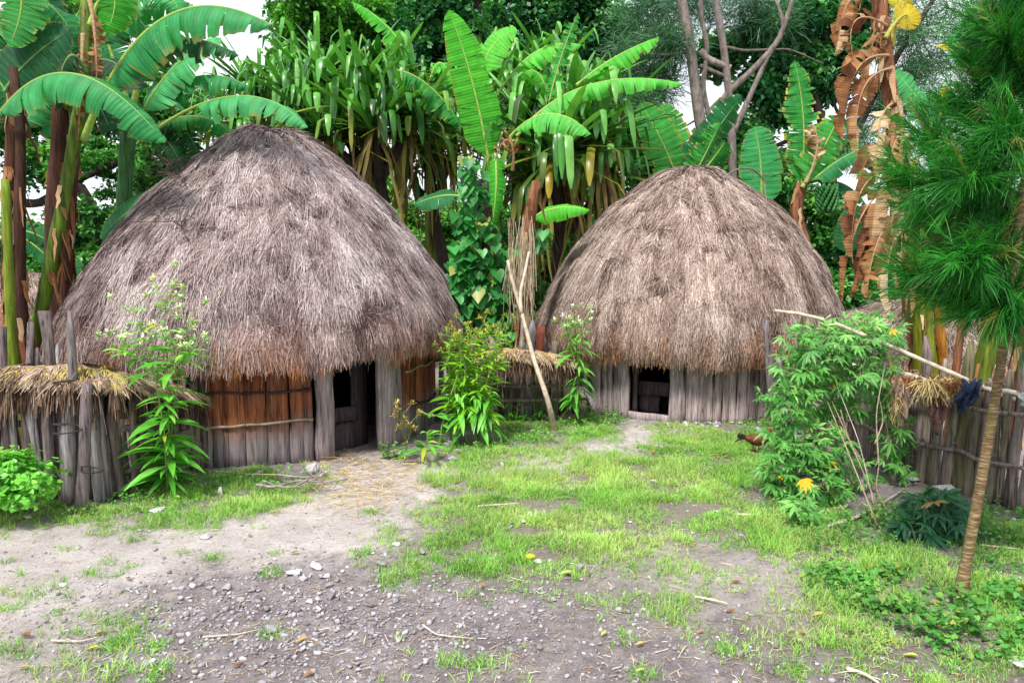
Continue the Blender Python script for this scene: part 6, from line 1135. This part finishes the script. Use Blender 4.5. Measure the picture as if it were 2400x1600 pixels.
def cover(poly, nper, size, hz, seed, tone=.5, shape='leaf'):
    xs = [p[0] for p in poly]; ys = [p[1] for p in poly]; gA, gB = G((min(xs)+max(xs))/2, min(ys)), G(0, max(ys)); xa = min(G(min(xs), min(ys))[0], G(min(xs), max(ys))[0]); xb = max(G(max(xs), min(ys))[0], G(max(xs), max(ys))[0]); n = int((xb-xa)*(gA[1]-gB[1])*nper); X = RG.uniform(xa, xb, n); Y = RG.uniform(gB[1], gA[1], n)
    px, py = proj(np.stack([X, Y, 0*X], 1)); dn = soft([(poly, 1.)], px, py, np.random.default_rng(seed), 14, 4); lump = fbm(X*7+seed, Y*7, 3); keep = RG.random(n) < dn*np.clip((lump-.36)*5, 0, 1); X, Y, lump = X[keep], Y[keep], lump[keep]; n = len(X)
    zz = hz*RG.random(n)*np.clip((lump-.3)*4, .2, 1.6); pos = np.stack([X, Y, gzz(X, Y)+zz], 1); Z = nrm(rdir(n)*.55+np.array([0, -.1, .9])); Xx, Yy, Z = frame(n, Z); inst(b, HEART_V if shape == 'heart' else LEAF_V, None, HEART_T if shape == 'heart' else LEAF_T, pos, Xx, Yy, Z, size*RG.uniform(.5, 1.3, n), np.clip(tone+.4*zz/max(hz, .01)*.6+RG.normal(0, .2, n)-.1, 0, 1), (RG.random(n) < .03)*.7)
cover([(-200, 1165), (120, 1180), (300, 1172), (480, 1105), (740, 1108), (650, 1140), (500, 1165), (330, 1200), (0, 1215), (-200, 1230)], 5200, .026, .06, 1, .6)
cover([(1000, 1065), (1180, 1000), (1290, 985), (1430, 975), (1450, 1000), (1250, 1040), (1100, 1075)], 3200, .03, .05, 2, .6)
cover([(1320, 965), (1420, 960), (1460, 990), (1350, 995)], 5200, .03, .09, 3, .5)
cover([(1700, 985), (1800, 975), (1840, 1050), (1760, 1060)], 5000, .03, .08, 4, .5)
cover([(1760, 1090), (1860, 1120), (2000, 1200), (2250, 1200), (2420, 1230), (2420, 1300), (2150, 1290), (1960, 1290), (1840, 1220)], 4600, .032, .09, 5, .45)
cover([(1930, 1330), (2060, 1330), (2180, 1420), (2160, 1440), (2000, 1420), (1920, 1400)], 4600, .028, .05, 6, .5, 'heart')
cover([(2060, 1420), (2150, 1430), (2170, 1500), (2080, 1490)], 4500, .032, .07, 7, .5, 'heart')
cover([(2240, 1400), (2600, 1380), (2600, 1560), (2350, 1530), (2220, 1520), (2170, 1470)], 4600, .03, .08, 8, .42, 'heart')
cover([(2250, 1200), (2600, 1240), (2600, 1400), (2300, 1380)], 2600, .032, .05, 9, .4)
cover([(1820, 1290), (1990, 1300), (2000, 1340), (1850, 1350)], 2600, .026, .04, 10, .7)
cover([(1450, 1050), (1760, 1050), (1780, 1120), (1480, 1120)], 2200, .022, .03, 11, .7)
tag(b.build('ground_cover', M['cover'], base=(0, 6, 0)), kind='stuff')
w_ = thing('leafy_weed', 'small leafy weed sprouting at the base of the slim needle tree', 'weed', G(2268, 1415)); leafball(w_, G(2275, 1412, .07), (.09, .07, .09), 90, .05, M['cover'], tone=.55)
bH = G(2390, 1240); herb('strap_leaf_plant', 'arching strap-leaved plant at the foot of the fence near the right edge', bH, [[bH, bH+[0, 0, .03]]], .34, .02, 260, M['herb'], 0, seed=31, droop=.9, upb=1.2)

GRP = {'banana_plant': 'banana plants around the huts', 'young_banana_plant': 'banana plants around the huts', 'pandanus_tree': 'pandanus trees behind the huts', 'thatched_hut': 'thatched huts of the yard', 'distant_hut': 'huts glimpsed behind the fences',
       'dead_branch': 'dead branches', 'stick': 'loose sticks', 'rag': 'rags on the right fence', 'lobed_leaf_shrub': 'star-leaved shrubs', 'flowering_plant': 'flowering plants', 'fallen_leaf': 'fallen leaves', 'stone': 'single stones around the yard', 'shade_tree': 'trees behind the huts', 'needle_tree': 'trees behind the huts', 'post': 'posts by the smaller hut', 'yellow_leaf': 'yellowed leaves on the shrub'}
for o in list(scene.objects):
    if o.parent is None and 'label' in o and 'group' not in o and o.name.split('.')[0] in GRP: o['group'] = GRP[o.name.split('.')[0]]
